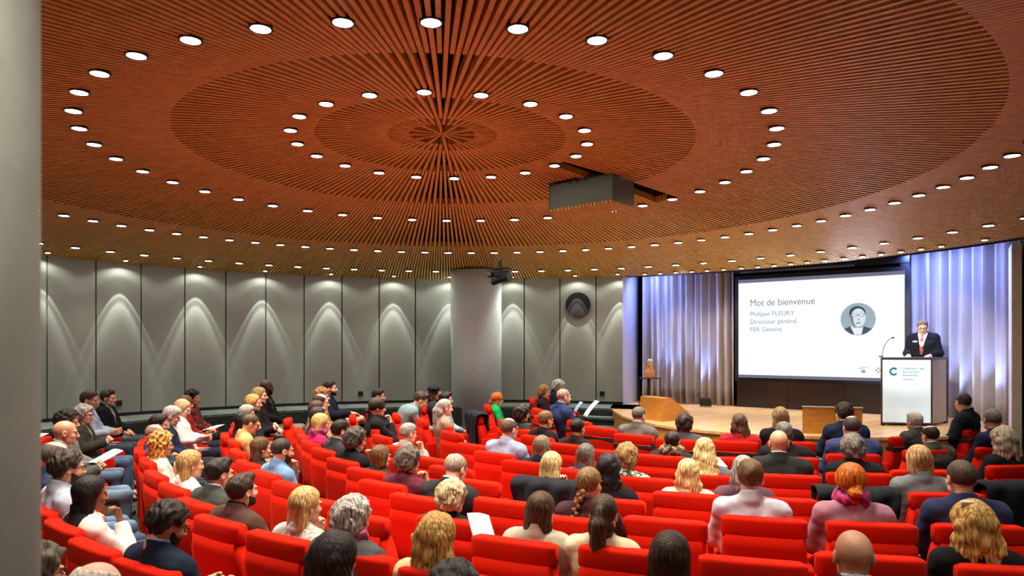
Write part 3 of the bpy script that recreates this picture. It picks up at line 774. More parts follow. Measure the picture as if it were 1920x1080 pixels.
def build_stage():
    e = [(2.3, 15.7), (2.0, 14.4), (1.94, 13.4), (1.97, 12.6), (2.08, 11.9), (2.26, 11.3), (2.5, 10.8), (2.85, 10.38), (3.3, 10.05), (3.8, 9.82), (4.4, 9.7), (5.0, 9.62), (5.7, 9.65), (6.4, 9.85), (7.0, 10.2), (7.4, 10.55)]
    back = [(9.2, 10.8), (9.4, 13), (8.4, 15), (6.5, 16.6), (3.6, 17)]
    bm = bmesh.new(); prism(bm, e+back, ZS-.04, ZS)
    st = obj('floor_stage', bm, M('floorboards', '#ecc68c', '#ddb178', rough=.25)); st['kind'] = 'structure'
    bm = bmesh.new(); ie = [(x+(4.6-x)*.006, y+.02) for x, y in e]; prism(bm, ie+back, 0, ZS-.041)
    o = obj('trim_5', bm, M('wood', '#c79437', '#b07f2b', sc=(6, 6, 1))); o['kind'] = 'structure'
    # curtains
    CM = M('plain', '#a59c96', rough=.9)
    Cc = lambda r, a: XW(r, R(a))
    curtain('curtain', [(2.9, 15.6), (3.4, 15.42), (3.9, 15.1), (4.35, 14.78), (4.6, 14.62)], ZS+.01, 3.95, 'tall grey pleated curtain washed in blue light, left of the projection screen', 12, .1, 3, CM)
    curtain('curtain', [(7.14, 12.95), (7.5, 12.6), (7.75, 12.1), (7.9, 11.5), (7.93, 11.0)], ZS+.01, 3.95, 'tall grey pleated curtain washed in blue light, behind the lectern', 10, .12, 8, CM)
    curtain('curtain', [(4.4, 15.1), (5.8, 14.3), (7.4, 12.9)], ZS+.01, 4.4, 'dark backdrop curtain hanging behind the projection screen', 14, .04, 5, M('cloth', '#17161c'))
    # blue uplights at the foot of the curtains
    ul = bpy.data.lights.new('curtain_uplight', 'SPOT'); ul.energy = 330; ul.color = (.24, .38, 1); ul.spot_size = R(50); ul.spot_blend = .8; ul.shadow_soft_size = .05
    def up(x, y, tx, ty, z=ZS+.12, tz=3.2):
        l = bpy.data.objects.new('curtain_uplight', ul); COL.objects.link(l); l.location = (x, y, z)
        l.rotation_euler = (Vector((tx, ty, tz))-Vector((x, y, z))).to_track_quat('-Z', 'Y').to_euler()
    for (x, y, tx, ty) in ((3.28, 14.95, 3.5, 15.4), (3.95, 14.62, 4.15, 15.0), (7.12, 12.35, 7.5, 12.6), (7.45, 11.85, 7.8, 12.05), (7.55, 11.3, 7.95, 11.5)):
        up(x, y, tx, ty)
    dl = bpy.data.lights.new('curtain_wash', 'AREA'); dl.energy = 95; dl.color = (.2, .3, 1); dl.size = 1.2; dl.size_y = .15; dl.shape = 'RECTANGLE'
    for (x, y, tx, ty) in ((3.2, 14.7, 3.9, 15.2), (7.0, 11.9, 7.9, 12.0)):
        l = bpy.data.objects.new('curtain_wash', dl); COL.objects.link(l); l.location = (x, y, 3.7)
        l.rotation_euler = (Vector((tx, ty, 2.2))-Vector((x, y, 3.7))).to_track_quat('-Z', 'Y').to_euler()
    lb = bpy.data.lights.new('ceiling_fill', 'AREA'); lb.energy = 75; lb.color = (.78, .82, 1); lb.shape = 'RECTANGLE'; lb.size = 3.0; lb.size_y = .06  # cool area light added to pale the ceiling near the stage; the slots are unlit
    l = bpy.data.objects.new('ceiling_fill', lb); COL.objects.link(l); p = on_screen(1.54, 1.5, .12); l.location = p
    l.rotation_euler = Vector((SN.x, SN.y, .25)).to_track_quat('-Z', 'Z').to_euler()
    # small black loudspeaker boxes on the stage, given an added lens and bracket
    for i, (xp, yp, s, lb) in enumerate(((1323, 763, .2, 'small black loudspeaker box on the stage floor in the middle of the left curtain'), (1247, 762, .16, 'small black loudspeaker box on the stage floor behind the angled wooden block'))):
        x, y = px_ground(xp, yp, ZS)
        o = empty('loudspeaker_box', (x, y, ZS), R(-20), lb, 'stage light')
        bm = bmesh.new(); bx(bm, (0, 0, .1), (s, .16, .16), bevel=.012); obj('housing', bm, M('plain', '#0c0c0f', rough=.4), o)
        bm = bmesh.new(); bx(bm, (0, .01, .184), (s*.8, .11, .008), bevel=.002); obj('lens', bm, M('plain', '#38415e', rough=.15), o)
        bm = bmesh.new(); bx(bm, (-s/2-.008, 0, .06), (.012, .05, .12)); bx(bm, (s/2+.008, 0, .06), (.012, .05, .12)); obj('bracket', bm, M('plain', '#0c0c0f'), o)
    # ---- projection screen
    rz = math.atan2(SU.y, SU.x); W = 3.077
    scr = empty('projection_screen', (SP.x, SP.y, ZS), rz, 'large white projection screen in a black frame showing the welcome slide', 'projection screen')
    def loc(u, z, off=0): return (u, -off, CZ+z-ZS)
    z0, z1 = -.68, 1.37
    bm = bmesh.new(); bx(bm, (W/2, .05, CZ-ZS+(z0+z1)/2), (W+.1, .08, z1-z0+.1)); obj('frame', bm, M('plain', '#0b0b0d', rough=.5), scr)
    bm = bmesh.new(); bx(bm, (W/2, .0, CZ-ZS+(z0+z1)/2), (W-.06, .02, z1-z0-.06)); obj('screen_surface', bm, M('emit', '#9fa2bd', e=.45), scr)
    bm = bmesh.new(); bx(bm, (W/2, -.012, CZ-ZS+.34), (W-.07, .008, 1.86)); obj('slide', bm, M('emit', '#f3f7fd', e=1.15), scr)
    tr = (R(90), 0, 0)
    text('Mot de bienvenue', .185, loc(.27, .80, .02), tr, M('emit', '#8e959f', e=.8), scr, sx=.93)
    for i, s in enumerate(('Philippe FLEURY', 'Directeur g\u00e9n\u00e9ral', 'FER Gen\u00e8ve')):
        text(s, .128, loc(.27, .595-.155*i, .02), tr, M('emit', '#93aabb', e=.85), scr)
    # portrait disc: flat print on the slide
    por = bmesh.new(); c = (2.28, -.02, CZ-ZS+.49)
    def disc(bm, cx, cz, rx, rzz, y, n=48):
        vs = [bm.verts.new((cx+rx*math.cos(2*PI*i/n), y, cz+rzz*math.sin(2*PI*i/n))) for i in range(n)]; bm.faces.new(vs)
    def poly(bm, pts, y): bm.faces.new([bm.verts.new((c[0]+x, y, c[2]+z)) for x, z in pts])
    disc(por, c[0], c[2], .3, .3, -.018); pr = obj('portrait', por, M('emit', '#a9c0cc', e=.85), scr)
    def sub(nm, fn, col, e=.85):
        b = bmesh.new(); fn(b); return obj(nm, b, M('emit', col, e=e), pr)
    sub('suit', lambda b: (poly(b, [(-.24, -.18), (-.13, -.13), (-.06, -.29), (-.13, -.27)], -.0200), poly(b, [(.09, -.13), (.17, -.16), (.24, -.18), (.13, -.27), (.06, -.29)], -.0200)), '#4d5c6e')
    sub('collar', lambda b: poly(b, [(-.13, -.13), (-.06, -.15), (.07, -.15), (.09, -.12), (.07, -.28), (-.06, -.285)], -.0195), '#eef2f6', 1.)
    sub('neck', lambda b: poly(b, [(-.075, -.16), (.07, -.16), (.06, -.03), (-.07, -.03)], -.0202), '#8fa3b0')
    sub('hair', lambda b: (disc(b, c[0]-.01, c[2]+.115, .142, .125, -.0204), poly(b, [(-.148, .12), (-.11, .12), (-.115, .02), (-.135, .03)], -.0205)), '#46566a')
    sub('face', lambda b: disc(b, c[0]+.005, c[2]+.025, .125, .172, -.0208), '#dde6ec', 1.)
    sub('shadow_side', lambda b: poly(b, [(-.128, .05), (-.09, .06), (-.07, -.06), (-.03, -.135), (-.09, -.1), (-.12, -.03)], -.0210), '#7d90a0')
    def gl(b):
        for s in (-.055, .06):
            vs = []
            n = 20
            for i in range(n):
                a, a2 = 2*PI*i/n, 2*PI*(i+1)/n
                q = [(s+r*math.cos(t), .075+r*.62*math.sin(t)) for t, r in ((a, .05), (a2, .05), (a2, .042), (a, .042))]
                poly(b, q, -.0214)
        poly(b, [(-.008, .08), (.012, .08), (.012, .07), (-.008, .07)], -.0214); poly(b, [(.008, .0), (.022, .005), (.016, -.02), (-.006, -.02)], -.0214)
        poly(b, [(-.035, -.065), (.05, -.06), (.03, -.08), (-.02, -.082)], -.0214)
    sub('glasses', gl, '#3f4e60')
    # small logo marks at the foot of the slide
    lg = bmesh.new()
    for x0, w0, zz in ((2.31, .13, -.40), (2.29, .1, -.43), (2.33, .08, -.455)): bx(lg, (x0+w0/2, -.02, CZ-ZS+zz), (w0, .003, .012))
    obj('slide_logo', lg, M('emit', '#cbbfae', e=.85), scr)
    lg = bmesh.new(); bx(lg, (2.37, -.02, CZ-ZS-.485), (.07, .003, .03)); bx(lg, (2.38, -.0205, CZ-ZS-.47), (.05, .003, .02)); obj('slide_logo', lg, M('emit', '#8ea6c4', e=.85), scr)
    lg = bmesh.new()
    for a in range(4): bx(lg, (2.62+.035*math.cos(a*PI/2), -.02, CZ-ZS-.45+.035*math.sin(a*PI/2)), (.036, .003, .036))
    obj('slide_logo', lg, M('emit', '#c9c3ae', e=.85), scr)
    # glossy black plinth wall under the screen, truss above
    b = empty('plinth_wall', (SP.x, SP.y, ZS), rz, 'glossy black low wall under the projection screen', 'panel')
    bm = bmesh.new()
    for i in range(3): bx(bm, (W/6+W/3*i, .02, .27), (W/3-.006, .1, .53), bevel=.004)
    obj('panel', bm, M('plain', '#1c1716', rough=.18), b)
    bm = bmesh.new(); bx(bm, (W/2, .03, .552), (W+.02, .12, .02)); obj('cap', bm, M('plain', '#101013', rough=.3), b)
    b = empty('lighting_truss', (SP.x, SP.y, ZS), rz, 'black lighting bar with a row of small grey slots above the screen', 'lighting bar')
    bm = bmesh.new(); bx(bm, (W/2, -.0, CZ-ZS+1.56), (W+.1, .12, .16)); bx(bm, (W/2-.1, .3, CZ-ZS+1.75), (W+.0, .1, .7)); obj('bar', bm, M('plain', '#0b0c12', rough=.5), b)
    bm = bmesh.new()
    for i in range(34): bx(bm, (.12+.063*i, -.066, CZ-ZS+1.485), (.05, .012, .035))
    obj('slots', bm, M('plain', '#6d7580', rough=.4), b)
    # ---- wooden blocks
    WB = M('wood', '#d0943f', '#b97c2c', sc=(3, 3, 14))
    def block(p, q, h, rr, hend, label, cap_strip=False):
        p, q, r = Vector(p), Vector(q), Vector(rr)
        o = empty('wooden_block', ((p.x+q.x)/2, (p.y+q.y)/2, ZS), 0, label, 'wooden block')
        c0 = Vector(o.location[:2]); d = r-q
        prof = [(0, 0), (0, h), (.3, h), (1, hend), (1, 0)]
        bm = bmesh.new(); A = []; B = []
        for t, z in prof:
            a = p+d*t-c0; b2 = q+d*t-c0
            A.append(bm.verts.new((a.x, a.y, z))); B.append(bm.verts.new((b2.x, b2.y, z)))
        bm.faces.new(A[::-1]); bm.faces.new(B)
        for i in range(5): bm.faces.new((A[i], A[(i+1) % 5], B[(i+1) % 5], B[i]))
        obj('body', bm, WB, o)
        if cap_strip:
            bm = bmesh.new(); dd = (q-p).normalized(); m = (p+q)/2-c0
            bx(bm, (m.x, m.y, h+.006), ((q-p).length+.01, .03, .012), rz=math.atan2(dd.y, dd.x)); obj('edge_strip', bm, M('plain', '#dce6ee', rough=.3), o)
        return o
    block((2.2, 12.1), (2.47, 11.6), .385, (3.0, 12.0), .12, 'low angled wooden block on the rounded left end of the stage')
    block((4.15, 10.1), (4.9, 9.88), .375, (5.12, 10.35), .05, 'low wooden block with a pale top edge at the centre front of the stage', True)
    # ---- award on a black stand
    x, y = (1218.5-960)/F*13.9, 13.9
    o = empty('display_stand', (x, y, ZS), R(-10), 'slim black metal stand with thin side rods by the left curtain', 'stand')
    bm = bmesh.new(); bx(bm, (0, 0, .61), (.42, .3, .014)); obj('top', bm, M('plain', '#101012'), o)
    for s in (-1, 1):
        for u in (-1, 1):
            bm = bmesh.new(); cyl(bm, (s*.2, u*.13, 0), (s*.2, u*.13, .605), .006, n=8); obj('leg', bm, M('plain', '#101012'), o)
    bm = bmesh.new(); cyl(bm, (-.02, 0, 0), (-.02, 0, .605), .03, n=16); obj('post', bm, M('plain', '#101012'), o)
    bm = bmesh.new(); bx(bm, (0, 0, .006), (.42, .3, .012)); obj('base', bm, M('plain', '#101012'), o)
    o = empty('award', (x-.005, y, ZS+.617), R(-10), 'orange and white award figure on a light wooden cube, on the black stand', 'award')
    bm = bmesh.new(); bx(bm, (0, 0, .075), (.19, .16, .15), bevel=.006); obj('cube_base', bm, M('wood', '#e3b074', '#d49f60'), o)
    bm = bmesh.new(); cyl(bm, (0, 0, .15), (0, 0, .2), .055, .05); sph(bm, (0, 0, .24), .052, 16, (1, .8, 1)); cyl(bm, (0, 0, .27), (0, 0, .31), .02, .03); obj('figure', bm, M('plain', '#e8932a', rough=.3), o, smooth=True)
    bm = bmesh.new(); sph(bm, (.005, 0, .335), .046, 16, (1.15, .8, .8)); sph(bm, (-.03, 0, .31), .02, 12); obj('figure_top', bm, M('plain', '#f1ece4', rough=.3), o, smooth=True)
    # ---- lectern
    P4 = [(5.8, 11.1), (6.52, 10.99), (7.03, 11.42), (6.22, 11.78)]
    c0 = Vector((6.35, 11.3))
    lec = empty('lectern', (c0.x, c0.y, ZS), 0, 'tall lectern with a glowing pale blue front panel and dark edges', 'lectern')
    pts = [Vector(p)-c0 for p in P4]; H = 1.05
    bm = bmesh.new(); prism(bm, [p*.985 for p in pts], .03, H-.02); obj('body', bm, M('carpet', '#ddd2bd', '#d2c7b2', s=20), lec)
    bm = bmesh.new(); prism(bm, [p*1.02 for p in pts], H-.02, H+.012); obj('top', bm, M('plain', '#3a3634', rough=.35), lec)
    a, b2 = pts[0], pts[1]; d = (b2-a).normalized(); nn = Vector((d.y, -d.x)); w = (b2-a).length; ang = math.atan2(d.y, d.x)
    m = (a+b2)/2+nn*.012
    bm = bmesh.new(); bx(bm, (m.x, m.y, H/2+.02), (w-.03, .012, H-.06), rz=ang)
    fp = obj('front_panel', bm, lectern_mat(), lec)
    bm = bmesh.new()
    for t in (0, 1): q = a+(b2-a)*t+nn*.012; bx(bm, (q.x, q.y, H/2), (.022, .022, H), rz=ang)
    for z in (.035, H-.012): bx(bm, (m.x, m.y, z), (w, .022, .022), rz=ang)
    q = pts[2]; bx(bm, (q.x, q.y, H/2), (.02, .02, H)); obj('edge_frame', bm, M('plain', '#4a4038', rough=.35), lec)
    bm = bmesh.new()
    for q in pts: cyl(bm, (q.x*.93, q.y*.93, 0), (q.x*.93, q.y*.93, .04), .02, n=12)
    obj('foot', bm, M('plain', '#1c1a19'), lec)
    # logo: broken ring
    bm = bmesh.new(); n = 40; cc = a+d*(w*.24)+nn*.021
    ring = []
    for i in range(n+1):
        t = R(35)+R(290)*i/n; ring.append([bm.verts.new((cc.x+d.x*r*math.cos(t), cc.y+d.y*r*math.cos(t), H*.805+r*math.sin(t))) for r in (.034, .066)])
    for A, B in zip(ring[:-1], ring[1:]): bm.faces.new((A[0], A[1], B[1], B[0]))
    obj('logo', bm, M('pattern', '#1f7d8c', '#2c4f74', s=6), lec)
    tmt = M('plain', '#7e99a8')
    for i, s in enumerate(('F\u00e9d\u00e9ration des', 'Entreprises', 'Romandes', 'Gen\u00e8ve')):
        q = a+d*(w*.42)+nn*.02; text(s, .052 if i < 3 else .05, (q.x, q.y, H*.835-.052*i-(.012 if i == 3 else 0)), (R(90), 0, ang), tmt, lec)
    o = empty('microphone', (5.98, 11.45, ZS+H+.012), 0, 'thin gooseneck microphone rising from the lectern', 'microphone')
    bm = bmesh.new(); cyl(bm, (0, 0, 0), (0, 0, .02), .03); obj('base', bm, M('plain', '#151515'), o)
    bm = bmesh.new(); pr2 = None
    for i in range(15):
        t = i/14; p = Vector((.02+.2*t**1.6, .05*t, .02+.3*math.sin(t*1.45)))
        if pr2: cyl(bm, pr2, p, .005, n=8)
        pr2 = p
    obj('gooseneck', bm, M('plain', '#2a2a2c', rough=.3), o)
    bm = bmesh.new(); sph(bm, pr2, .014, 10, (1.6, 1, 1)); obj('capsule', bm, M('plain', '#101010'), o)

def lectern_mat():
    m, nt, b = new_mat('lectern_light')
    b.inputs['Base Color'].default_value = (*hexc('#cfe3ea'), 1)
    tc = nt.nodes.new('ShaderNodeTexCoord'); nz = nt.nodes.new('ShaderNodeTexNoise'); nz.inputs['Scale'].default_value = 1.6
    cr = nt.nodes.new('ShaderNodeValToRGB'); cr.color_ramp.elements[0].color = (*hexc('#b4c8d2'), 1); cr.color_ramp.elements[1].color = (*hexc('#d3eef6'), 1)
    cr.color_ramp.elements[0].position = .35; cr.color_ramp.elements[1].position = .65
    nt.links.new(tc.outputs['Object'], nz.inputs[0]); nt.links.new(nz.outputs['Fac'], cr.inputs[0]); nt.links.new(cr.outputs[0], b.inputs['Emission Color'])
    b.inputs['Emission Strength'].default_value = .68
    return m

def build_fixtures():
    # round column
    c = (-.76, 15.02)
    bm = bmesh.new(); bmesh.ops.create_cone(bm, cap_ends=True, segments=96, radius1=.535, radius2=.535, depth=3.7, matrix=Matrix.Translation((c[0], c[1], 1.83)))
    o = obj('wall_column', bm, M('carpet', '#bcc8ca', '#b2bec0', s=30), smooth=False)
    o.data.polygons.foreach_set('use_smooth', [len(p.vertices) < 10 for p in o.data.polygons]); o['kind'] = 'structure'
    bm = bmesh.new(); bmesh.ops.create_cone(bm, cap_ends=True, segments=64, radius1=.2, radius2=.2, depth=3.9, matrix=Matrix.Translation((-1.04, 1.2, 1.95)))
    o = obj('wall_pillar', bm, M('carpet', '#c0c8ba', '#b4bcae', s=6)); o.data.polygons.foreach_set('use_smooth', [len(p.vertices) < 10 for p in o.data.polygons]); o['kind'] = 'structure'
    # round black loudspeaker in the wall
    x, y = ray_circle(1084, RW-.03); a = math.atan2(y-DC[1], x-DC[0]); z = CZ+(HY-572)/F*y
    o = empty('wall_speaker', (x, y, z), a+PI/2, 'round black loudspeaker set in the grey panelled wall', 'speaker')
    bm = bmesh.new(); cyl(bm, (0, .035, 0), (0, -.02, 0), .27, n=64); obj('grille', bm, M('pattern', '#090909', '#141414', s=90), o)
    bm = bmesh.new()
    for i in range(64):
        a0, a1 = 2*PI*i/64, 2*PI*(i+1)/64
        cyl(bm, (.272*math.cos(a0), -.02, .272*math.sin(a0)), (.272*math.cos(a1), -.02, .272*math.sin(a1)), .009, n=6)
    obj('rim', bm, M('plain', '#060606', rough=.4), o)
    for xp, yp, lb in ((223, 756, 'small black wall socket beside the man in the black blazer'), (676, 738, 'small black wall socket left of the man leaning forward in a teal sweater'), (1129, 738, 'small black wall socket on the panel nearest the stage')):
        x, y = ray_circle(xp, RW-.025); a = math.atan2(y-DC[1], x-DC[0]); z = CZ+(HY-yp)/F*y
        o = empty('wall_socket', (x, y, z), a+PI/2, lb, 'socket')
        bm = bmesh.new(); bx(bm, (0, 0, 0), (.1, .03, .1), bevel=.006); obj('plate', bm, M('plain', '#0d0d0d', rough=.4), o)
        bm = bmesh.new(); bx(bm, (0, -.02, .015), (.06, .02, .03), bevel=.004); bx(bm, (0, -.02, -.03), (.04, .03, .025), bevel=.004); obj('outlet', bm, M('plain', '#050505'), o)
    # projector housing hanging through the slats
    th = math.atan2(BU.y, BU.x)
    o = empty('projector_housing', (BX0[0], BX0[1], CZ+1.80), th, 'dark green-grey box housing hanging through the slatted ceiling', 'projector housing')
    bm = bmesh.new(); bx(bm, (BW/2, .01, .2), (BW, .02, .34)); bx(bm, (BW-.01, BD/2, .2), (.02, BD, .34)); bx(bm, (.01, BD/2, .2), (.02, BD, .34)); bx(bm, (BW/2, BD-.01, .2), (BW, .02, .34)); bx(bm, (BW/2, BD/2, .36), (BW, BD, .02))
    obj('body', bm, M('plain', '#5e7a70', rough=.5), o)
    bm = bmesh.new()
    for i in range(17): bx(bm, (.04+i*.0595, BD/2+.02, .012), (.036, BD+.06, .04), rz=0)
    obj('slatted_base', bm, M('wood', '#dab458', '#c4953e', sc=(5, 5, 5)), o)
    bm = bmesh.new()
    for x0 in (.42, .56):
        pv = None
        for i in range(9):
            t = PI*i/8; p = (x0+.06*math.cos(t), -.02, .32+.07*math.sin(t))
            if pv: cyl(bm, pv, p, .006, n=6)
            pv = p
    obj('cable', bm, M('plain', '#15181a'), o)
    # equipment on the ceiling edge beside the column
    d = 13.6; x = (938-960)/F*d
    o = empty('ceiling_projector', (x, d, CZ+1.52), R(-35), 'black projector and spotlight bracket hanging from the ceiling beside the round column', 'projector')
    bm = bmesh.new(); cyl(bm, (0, 0, -.1), (0, 0, .12), .03); bx(bm, (0, 0, -.04), (.34, .24, .03)); obj('bracket', bm, M('plain', '#1b1d20'), o)
    bm = bmesh.new(); bx(bm, (-.03, -.02, -.15), (.34, .28, .13), bevel=.02); obj('body', bm, M('plain', '#101114', rough=.35), o, smooth=False)
    bm = bmesh.new(); cyl(bm, (.02, -.1, -.28), (.32, -.14, -.23), .06, .085, 20); cyl(bm, (-.1, -.1, -.3), (.03, -.1, -.28), .07, .06, 20); obj('spotlight', bm, M('plain', '#16171a', rough=.35), o)
    bm = bmesh.new(); cyl(bm, (-.12, -.165, -.15), (-.12, -.2, -.15), .045, n=20); obj('lens', bm, M('plain', '#2c3440', rough=.08), o)

# ------------------------------------------------------------------ seats
SEATM = {}
def seat_meshes():
    RED = M('velvet', '#c01804')
    def mk(nm, f, mat, sub=0, smooth=True):
        bm = bmesh.new(); f(bm); me = bpy.data.meshes.new(nm); bmesh.ops.recalc_face_normals(bm, faces=bm.faces); bm.to_mesh(me); bm.free()
        me.materials.append(mat)
        if smooth:
            me.polygons.foreach_set('use_smooth', [True]*len(me.polygons))
        return me
    def back(bm):
        n = 12; secs = []
        # side profile (y, z) of the padded back, swept across the width with rounded ends
        prof = [(.02, .33), (.15, .33), (.17, .45), (.135, .6), (.1, .72), (.07, .832), (.0, .838), (-.046, .832), (-.044, .75), (-.02, .5)]
        for i in range(n+1):
            u = -1+2*i/n; e = 1-.10*abs(u)**10
            x = u*.266; secs.append([bm.verts.new((x, y*1.0-(.012*(1-u*u)), z)) for y, z in prof])
        for A, B in zip(secs[:-1], secs[1:]):
            for k in range(len(prof)): bm.faces.new((A[k], A[(k+1) % len(prof)], B[(k+1) % len(prof)], B[k]))
        bm.faces.new(secs[0]); bm.faces.new(secs[-1][::-1])
        es = [e for e in bm.edges if abs(abs(e.verts[0].co.x)-.266) < .001 and abs(abs(e.verts[1].co.x)-.266) < .001]
        bmesh.ops.bevel(bm, geom=es, offset=.02, segments=3, affect='EDGES')
    def roll(bm):
        n = 16; secs = []; m = 20
        for i in range(n+1):
            u = -1+2*i/n; s = (1-abs(u)**14*.35)
            row = []
            for j in range(m):
                a = 2*PI*j/m; ca, sa = math.cos(a), math.sin(a)
                y = .054*math.copysign(abs(ca)**.42, ca)*s; z = .066*math.copysign(abs(sa)**.42, sa)*(1-abs(u)**14*.2)
                row.append(bm.verts.new((u*.272, .008+y-(.012*(1-u*u)), .886+z)))
            secs.append(row)
        for A, B in zip(secs[:-1], secs[1:]):
            for k in range(m): bm.faces.new((A[k], A[(k+1) % m], B[(k+1) % m], B[k]))
        bm.faces.new(secs[0]); bm.faces.new(secs[-1][::-1])
    SEATM['backrest'] = mk('backrest', back, RED)
    SEATM['headrest'] = mk('headrest', roll, RED)
    SEATM['seat'] = mk('seat', lambda b: bx(b, (0, .36, .415), (.5, .46, .13), bevel=.035, seg=3), RED)
    SEATM['armrest'] = mk('armrest', lambda b: (bx(b, (0, .24, .37), (.052, .5, .5), bevel=.018, seg=3)), RED)
    SEATM['pedestal'] = mk('pedestal', lambda b: (bx(b, (0, .3, .2), (.34, .1, .3)), bx(b, (0, .3, .025), (.46, .36, .05), bevel=.01)), M('plain', '#16120f'), smooth=False)
    SEATM['strap'] = mk('strap', lambda b: bx(b, (0, .01, .80), (.548, .135, .055), bevel=.01), M('plain', '#0d0c0d', rough=.7), smooth=False)
def seat(loc, rz, label, strap=False, group='red auditorium seats'):
    o = empty('auditorium_seat', loc, rz, label, 'seat', group)
    for k in ('backrest', 'headrest', 'seat', 'pedestal'): link(k, SEATM[k], o)
    for s in (-1, 1): link('armrest', SEATM['armrest'], o, loc=(s*.296, 0, 0))
    if strap: link('strap', SEATM['strap'], o)
    return o

SEATS = {   # photo pixel of the middle of each seat's top edge, row by row
 'J': [(91, 822), (74, 846), (63, 866), (60, 889), (62, 914), (78, 950), (118, 983), (178, 1022), (268, 1057)],
 'A': [(270, 818), (263, 838), (276, 862), (292, 887), (326, 911), (371, 943), (431, 977), (530, 1002), (655, 1032), (800, 1064)],
 'B': [(446, 780), (438, 793), (433, 807), (436, 823), (447, 845), (468, 868), (503, 888), (549, 909), (620, 938), (722, 960), (826, 975), (967, 1000), (1150, 1023), (1356, 1040), (1608, 1044), (1872, 1061)],
 'C': [(578, 765), (572, 778), (568, 790), (570, 805), (584, 823), (606, 842), (642, 862), (692, 884), (752, 911), (828, 927), (922, 940), (1065, 957), (1213, 968), (1397, 972), (1601, 979), (1828, 984)],
 'D': [(683, 769), (688, 782), (698, 800), (716, 817), (748, 838), (805, 858), (862, 882), (929, 900), (1012, 914), (1125, 925), (1272, 928), (1424, 932), (1600, 926), (1782, 924), (1902, 918)],
 'E': [(799, 765), (803, 777), (819, 793), (847, 810), (888, 833), (935, 851), (1010, 868), (1098, 880), (1200, 889), (1322, 891), (1462, 890), (1600, 887), (1720, 882), (1900, 872)],
 'F': [(911, 769), (930, 783), (972, 803), (1007, 818), (1064, 833), (1140, 844), (1240, 853), (1350, 857), (1471, 857), (1600, 851), (1738, 843), (1866, 837)],
 'G': [(1003, 746), (1010, 759), (1041, 773), (1062, 785), (1124, 801), (1191, 815), (1280, 824), (1375, 827), (1473, 828), (1592, 825), (1702, 818), (1822, 803)],
}
def seat_ground(x, y):
    z = .95
    for _ in range(6):
        p = px_ground(x, y, z); z = floor_z(*p)+.95
    return Vector(p)

